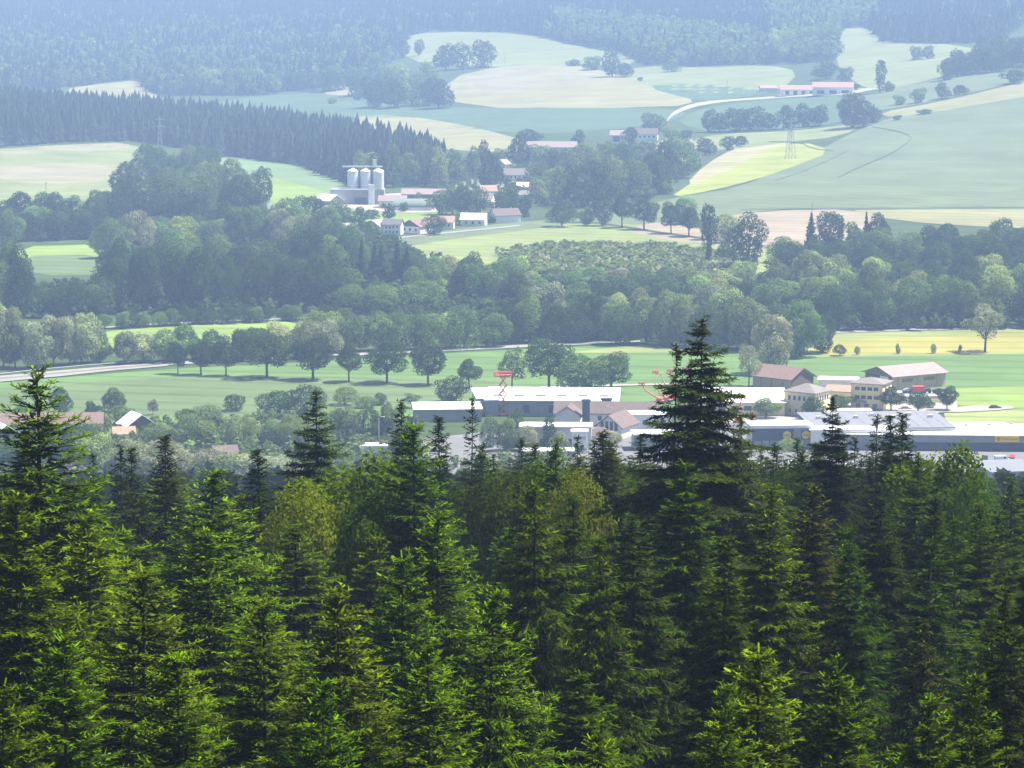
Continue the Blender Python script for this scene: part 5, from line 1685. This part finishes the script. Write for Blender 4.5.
nq = 0
PINE_BARK = plain('pine_bark', (.13, .10, .085), .9, .3, 2.0)
for s_ in (1, 2, 3):
    nq += sp_var('young', s_, 20, rmax=3.0, slope=.40, lift=.75, droop=.24, gap=.46, fresh=2.2, base=.3, wmul=.72, density=1.25, more=2)
for s_ in (4, 5, 6):
    nq += sp_var('spruce', s_, 28, rmax=3.7, slope=.37, lift=.5, droop=.34, gap=.58, fresh=1.6, hang=.25, base=.34, wmul=.85, density=1.1, more=2)
for s_ in (7, 8):
    nq += sp_var('hanging', s_, 28, rmax=3.6, slope=.42, lift=.25, droop=.42, gap=.72, fresh=1.5, hang=.7, more=1, open_=.12, base=.34, density=.9)
for s_ in (9, 10):
    nq += sp_var('narrow', s_, 27, rmax=2.1, slope=.25, lift=.7, droop=.25, gap=.5, fresh=.9, hang=.3, base=.38, more=1)
nq += sp_var('fir', 11, 33, rmax=6.4, slope=.52, lift=.22, droop=.16, gap=.55, fresh=1.0, more=1, open_=.04, spread=30, base=.3, wmul=1.3, rag=1.7, density=1.4, lfun=lambda d: min(6.8, .22 + .58 * d**.93) * (1 if d > 5 else .86 + .028 * d))
nq += sp_var('fir', 12, 28, rmax=4.4, slope=.50, lift=.35, droop=.2, gap=.55, fresh=1.0, more=1, open_=.08, spread=30, base=.38, wmul=1.2)
nq += sp_var('sparse', 13, 27, rmax=2.6, slope=.30, lift=.35, droop=.2, gap=.8, fresh=.2, open_=.25, base=.3)
nq += sp_var('sparse', 14, 27, rmax=2.2, slope=.27, lift=.45, droop=.2, gap=.75, fresh=.2, open_=.3, base=.3)
print('blades', nq)


for s_ in (21, 22):
    sp_var('pine', s_, 27, rmax=2.9, slope=.36, lift=.4, droop=.25, gap=.7, fresh=1.2, open_=.2, base=.58)
    SPV['pine'][-1][1].materials[0] = PINE_BARK


def leafy(seed, H, Rr=.24, n=34000, leaf=.0042, z0=.15, nl=70, lob=.21, ragged=.5):
    Q, T, c, rl = crown(seed + 400, Rr=Rr, z0=z0, nl=nl, n=n, leaf=leaf, lob=lob, ragged=ragged)
    return quad_mesh('crown', Q * H, LEAF, T), trunk_mesh(seed, c * H, .3 * H, .012 * H, nlimb=16), H


SPV['leafy'] = [leafy(1, 24), leafy(2, 24, .26), leafy(3, 22, .2)]

C_DARK = (.013, .022, .0022)
C_BLUE = (.024, .038, .005)
C_MID = (.021, .036, .0018)
C_GRN = (.029, .049, .0020)
C_YEL = (.042, .054, .002)
C_BRN = (.020, .026, .004)
_fi = {}


def fg(px, Yt, D, kind, color, label, cat='spruce', group=None, wide=1.0, name=None):
    """a forest tree whose top is seen at (px, Yt) from D metres"""
    sx, sz = ray(px, Yt)
    x = float(sx) * D
    zg = float(zt(x, D))
    H = CAMZ + D * float(sz) - zg
    lst = SPV[kind]
    k = _fi.get(kind, 0)
    _fi[kind] = k + 1
    cm, tm, H0 = lst[k % len(lst)]
    s = H / H0
    wide *= {'young': 1.28, 'spruce': 1.18, 'hanging': 1.1, 'narrow': 1.1}.get(kind, 1.0)
    nm = name or {'leafy': 'leafy_tree', 'pine': 'pine_tree', 'fir': 'fir_tree'}.get(kind, 'spruce_tree')
    o = empty(nm, (x, D, zg), random.uniform(0, 6.28))
    o.scale = (s * wide * 1.0, s * wide, s)
    tag(o, label, cat, group)
    link('trunk', tm, o)
    if kind == 'leafy':
        color = tuple(c * 1.9 for c in color)
    link('crown', cm, o, jit(color, .12))
    return o


N_ = [
    # px, top, distance, kind, colour, label, category, width
    (698, 320, 158, 'fir', C_BLUE, 'tallest dark fir with wide open boughs rising over the halls', 'fir', 1.0),
    (672, 346, 162, 'sparse', C_BRN, 'thin half-bare top just left of the tallest fir', 'spruce', .8),
    (42, 376, 118, 'young', C_GRN, 'tall bright green spruce top at the far left before the meadow', 'spruce', 1.0),
    (318, 392, 185, 'fir', C_BLUE, 'dark fir with spreading shoulders before the meadow, right of the pale willows', 'fir', .95),
    (403, 402, 200, 'spruce', C_DARK, 'dark tufted pine top left of the low white hall', 'pine', .8),
    (415, 428, 150, 'young', C_GRN, 'fresh green spruce in front of the dark tufted pine', 'spruce', .9),
    (470, 401, 195, 'sparse', C_DARK, 'slender dark spruce with thin tiered top before the low hall', 'spruce', .8),
    (441, 419, 205, 'narrow', C_DARK, 'dark narrow spruce between the tufted pine and the slender tiered top', 'spruce', 1.0),
    (832, 398, 190, 'fir', C_DARK, 'dark fir with upswept arms before the grey supermarket roof', 'fir', .72),
    (893, 418, 200, 'narrow', C_DARK, 'left one of the twin dark pointed tops before the white hall roof', 'spruce', 1.1),
    (905, 416, 202, 'narrow', C_DARK, 'right one of the twin dark pointed tops before the white hall roof', 'spruce', 1.1),
    (876, 418, 204, 'sparse', C_BRN, 'brownish thin spruce left of the twin pointed tops', 'spruce', 1.0),
    (655, 464, 215, 'leafy', C_MID, 'dark leafy crown at the left foot of the tallest fir', 'leafy tree', .7),
    (722, 462, 205, 'spruce', C_MID, 'green spruce tucked against the right side of the tallest fir', 'spruce', .8),
    (757, 452, 210, 'spruce', C_DARK, 'dark spruce under the left round yellow sign', 'spruce', .85),
    (786, 462, 212, 'leafy', C_MID, 'loose leafy crown under the right round yellow sign', 'leafy tree', .55),
    (818, 458, 214, 'spruce', C_MID, 'green spruce behind the upswept fir', 'spruce', .8),
    (853, 440, 208, 'sparse', C_DARK, 'thin dark spruce between the upswept fir and the brownish one', 'spruce', 1.0),
    (862, 462, 206, 'spruce', C_DARK, 'dark spruce filling the gap right of the upswept fir', 'spruce', .9),
    (640, 486, 190, 'spruce', C_DARK, 'dark spruce below the left foot of the tallest fir', 'spruce', .9),
    (742, 418, 190, 'spruce', C_BLUE, 'dark spruce close to the right of the tallest fir', 'spruce', .8),
    (772, 446, 195, 'sparse', C_MID, 'loose spruce top under the round yellow signs', 'spruce', .9),
    (803, 452, 200, 'narrow', C_MID, 'small spruce top left of the upswept fir', 'spruce', .9),
    (163, 438, 182, 'narrow', C_DARK, 'narrow dark spruce before the pale willows', 'spruce', 1.15),
    (132, 450, 178, 'narrow', C_DARK, 'dark pointed top left of the narrow dark spruce', 'spruce', 1.0),
    (118, 448, 172, 'sparse', C_BRN, 'thin brownish spire next to the dark pointed top', 'spruce', .9),
    (95, 455, 168, 'spruce', C_DARK, 'dark ragged conifer top right of the tall left spruce', 'pine', .75),
    (26, 436, 180, 'narrow', C_DARK, 'small dark spire behind the tall left spruce', 'spruce', 1.0),
    (198, 478, 128, 'young', C_GRN, 'bright bushy spruce in front of the narrow dark one', 'spruce', 1.15),
    (262, 452, 172, 'narrow', C_DARK, 'slim dark column spruce before the garden trees', 'spruce', 1.2),
    (345, 447, 165, 'leafy', C_YEL, 'broad yellow-green leafy tree under the spreading fir', 'leafy tree', 1.05),
    (300, 470, 160, 'leafy', C_YEL, 'lower yellow-green crown left of the broad leafy tree', 'leafy tree', .7),
    (372, 485, 150, 'leafy', C_GRN, 'green crown right of the broad yellow-green tree', 'leafy tree', .7),
    (600, 434, 185, 'narrow', C_BRN, 'dark rounded column top below the white gabled house', 'spruce', 1.35),
    (613, 452, 186, 'narrow', C_BRN, 'shorter dark column right beside the rounded one', 'spruce', 1.1),
    (556, 444, 178, 'young', C_GRN, 'green spruce top below the blue-lettered sign block', 'spruce', .8),
    (528, 452, 184, 'leafy', C_GRN, 'bushy light green crown below the pale sheds', 'leafy tree', .7),
    (578, 458, 170, 'leafy', C_YEL, 'light yellowish crown between the green top and the dark column', 'leafy tree', .6),
    (500, 462, 180, 'leafy', C_MID, 'green leafy crown right of the slender tiered spruce', 'leafy tree', .75),
    (944, 436, 188, 'leafy', C_GRN, 'bright green leafy tree spreading before the yellow sign', 'leafy tree', 1.05),
    (978, 460, 182, 'leafy', C_GRN, 'bright green crown below the yellow sign', 'leafy tree', .6),
    (1012, 480, 168, 'spruce', C_GRN, 'green spruce at the right edge below the grey shed', 'spruce', .95),
    (918, 455, 180, 'spruce', C_MID, 'green spruce between the twin pointed tops and the bright tree', 'spruce', .9),
    (535, 486, 122, 'hanging', C_MID, 'spruce with long level tiers and hanging twigs in the middle of the slope', 'spruce', 1.1),
    (575, 500, 128, 'hanging', C_DARK, 'dark level-tiered spruce right behind the middle tiered one', 'spruce', 1.0),
    (690, 466, 128, 'spruce', C_MID, 'pointed green spruce in front of the tallest fir', 'spruce', 1.0),
    (762, 490, 120, 'spruce', C_GRN, 'broad green cone spruce right below the tallest fir', 'spruce', 1.05),
    (811, 486, 134, 'spruce', C_BRN, 'olive-brown spruce below the upswept fir', 'spruce', 1.0),
    (845, 530, 118, 'spruce', C_MID, 'green spruce in front of the olive-brown one', 'spruce', .8),
    (880, 498, 140, 'fir', C_DARK, 'dense dark layered fir under the twin tops', 'fir', .9),
    (934, 500, 148, 'narrow', C_DARK, 'dark slim spruce under the bright leafy tree', 'spruce', 1.2),
    (960, 522, 132, 'pine', C_MID, 'tall pine with a bare pale trunk at the right', 'pine', 1.1),
    (925, 540, 126, 'pine', C_MID, 'pine with sparse tufts left of the bare-trunked one', 'pine', 1.2),
    (640, 520, 118, 'spruce', C_DARK, 'dark spruce left of the pointed green one', 'spruce', .95),
    (723, 540, 108, 'spruce', C_MID, 'spruce with drooping boughs in front of the green cone', 'spruce', .85),
    (600, 540, 112, 'hanging', C_MID, 'tiered spruce with pale tips right of the middle tiered one', 'spruce', .9),
    (985, 505, 145, 'spruce', C_MID, 'dark green spruce below the bright leafy tree', 'spruce', 1.0),
    (265, 604, 92, 'young', C_GRN, 'bright young spruce in the lower left of the slope', 'spruce', .9),
    (340, 592, 88, 'young', C_YEL, 'yellow-tipped young spruce right of the bright young one', 'spruce', .95),
    (437, 520, 112, 'young', C_GRN, 'fresh green spruce under the front green one', 'spruce', .9),
    (400, 560, 104, 'young', C_GRN, 'young spruce between the yellow-tipped one and the fresh green one', 'spruce', .8),
    (215, 540, 108, 'young', C_GRN, 'green spruce below the bright bushy one', 'spruce', 1.0),
    (90, 520, 105, 'young', C_YEL, 'light green spruce at the foot of the tall left one', 'spruce', .9),
    (140, 575, 94, 'young', C_YEL, 'yellow-green young spruce right of the tall left spruce', 'spruce', 1.0),
    (12, 500, 98, 'young', C_GRN, 'green spruce cut by the left picture edge', 'spruce', 1.0),
    (60, 640, 80, 'young', C_GRN, 'dark green young spruce in the lower left corner', 'spruce', .9),
    (180, 660, 79, 'young', C_GRN, 'young spruce at the bottom between corner and bright young one', 'spruce', .9),
    (480, 600, 92, 'young', C_GRN, 'green young spruce below the middle tiered spruce', 'spruce', .9),
    (430, 650, 82, 'young', C_GRN, 'young spruce at the bottom left of the centre', 'spruce', .9),
    (756, 655, 80, 'young', C_GRN, 'bright young spruce top at the bottom right of the centre', 'spruce', .95),
    (715, 690, 78, 'young', C_GRN, 'small fresh spruce left of the bright young top', 'spruce', .7),
    (838, 668, 80, 'young', C_GRN, 'bright young spruce right of the bottom one', 'spruce', .8),
    (930, 702, 78, 'young', C_GRN, 'small bright spruce near the bottom right', 'spruce', .8),
    (962, 682, 79, 'young', C_GRN, 'spiky young spruce between the small bright one and the corner', 'spruce', .7),
    (1008, 592, 84, 'spruce', C_BRN, 'tall brown-green spruce at the right edge of the picture', 'spruce', .8),
    (600, 732, 77, 'young', C_GRN, 'spruce tip just reaching the bottom middle', 'spruce', .8),
    (508, 700, 78, 'hanging', C_GRN, 'spruce whose fresh bough ends reach up at the bottom centre', 'spruce', .8),
    (0, 690, 76, 'young', C_GRN, 'spruce filling the bottom left corner', 'spruce', .9),
    (310, 690, 76, 'young', C_GRN, 'young spruce at the bottom below the yellow-tipped one', 'spruce', .8),
]
for px_, Yt, D_, kd, cl, lb, ct, wd in N_:
    fg(px_, Yt, D_, kd, cl, lb, ct, None, wd)

# the packed forest behind and between them
anch = [(q[0], ray(q[0], q[1])[0] * q[2], q[2]) for q in N_]
rows_ = [(246, 434, 450, 30), (234, 444, 457, 32), (222, 444, 464, 24), (212, 468, 495, 13), (190, 485, 520, 14), (168, 500, 545, 13), (148, 525, 580, 11), (128, 560, 620, 9), (110, 610, 670, 6), (95, 650, 715, 5)]
used = {}
for D_, ya, yb, n in rows_:
    for i in range(n):
        px_ = -40 + 1104 * (i + random.uniform(.15, .85)) / n
        if D_ > 220 and (px_ < 475 or px_ > 930):
            continue
        dd = D_ + random.uniform(-7, 7)
        Yt = random.uniform(ya, yb)
        x_ = ray(px_, Yt)[0] * dd
        if any((x_ - a[1])**2 + (dd - a[2])**2 < 2.6**2 for a in anch):
            continue
        left = px_ < 470
        edge = D_ > 220
        kd = random.choice(['young', 'spruce', 'young', 'spruce', 'narrow', 'young', 'spruce'] if left else ['spruce', 'hanging', 'spruce', 'narrow', 'fir', 'spruce', 'young'])
        if D_ == 234:
            kd = random.choice(['leafy', 'leafy', 'spruce'])
        if kd == 'fir':
            _fi['fir'] = 1
        cl = random.choice([C_GRN, C_MID, C_GRN, C_YEL] if left else [C_MID, C_DARK, C_MID, C_BRN, C_DARK])
        tone_ = {C_GRN: 'fresh green', C_MID: 'mid-green', C_YEL: 'yellow-green', C_DARK: 'dark', C_BRN: 'olive'}[cl]
        kn = {'leafy': 'leafy tree', 'fir': 'fir', 'young': 'bushy spruce', 'narrow': 'slim spruce', 'hanging': 'level-tiered spruce'}.get(kd, 'spruce')
        zone = 'upper forest edge' if D_ > 200 else 'upper forest' if D_ > 160 else 'middle forest' if D_ > 120 else 'lower forest'
        sid = 'at the far left' if px_ < 200 else 'left of centre' if px_ < 450 else 'near the centre' if px_ < 640 else 'right of centre' if px_ < 840 else 'at the far right'
        lb = f'{tone_} {kn} in the {zone} {sid}'
        fg(px_, Yt, dd, kd, cl, lb, 'leafy tree' if kd == 'leafy' else 'fir' if kd == 'fir' else 'spruce', f'{tone_} {kn}s, {zone}, {sid}', random.uniform(.9, 1.45) * (1.15 if left else 1.0) * (.7 if kd == 'leafy' else 1.0))

# the rest of the wood: down the slope to the town and on past both edges of the view
def lodq(seed, n, k):
    Q, t = lod_spruce(seed, n)
    c = Q.mean(1, keepdims=True)
    return c + (Q - c) * k


def slope_pts(d0, d1, sp_, a, b):
    n = int((d1 - d0) / sp_)
    out = []
    for i in range(n):
        d = d0 + sp_ * (i + random.random())
        for x in np.arange(ray(a, 450)[0] * d, ray(b, 450)[0] * d, sp_):
            x_ = x + random.uniform(-.4, .4) * sp_
            out.append((x_, d, float(zt(x_, d))))
    return np.array(out)


mass('lower_slope_forest', slope_pts(275, 735, 8.5, -500, 1524), [lodq(i, 240, 1.75) for i in (1, 2, 3)], 20, 1.25, (.022, .036, .004), NEEDLE, jh=.15, label='dark spruce forest falling away down the slope towards the town')
mass('side_forest', np.concatenate([slope_pts(100, 270, 6.5, -620, -75), slope_pts(100, 270, 6.5, 1100, 1644)]), [lodq(i, 900, .95) for i in (4, 5, 6)], 23, 1.2, (.022, .036, .004), NEEDLE, jh=.15, label='spruce forest carrying on along the slope to both sides')

# labels that would repeat get their order from left to right
_by = {}
for o in COL.objects:
    if o.parent is None and o.get('label') and o.get('category') and o.get('group'):
        _by.setdefault(o['label'], []).append(o)
for lb, os_ in _by.items():
    if len(os_) > 1:
        os_.sort(key=lambda o: o.location.x / o.location.y)
        for i, o in enumerate(os_):
            o['label'] = f'{lb}, ' + (('left one', 'right one')[i] if len(os_) == 2 else f'{ORD[i]} from left')
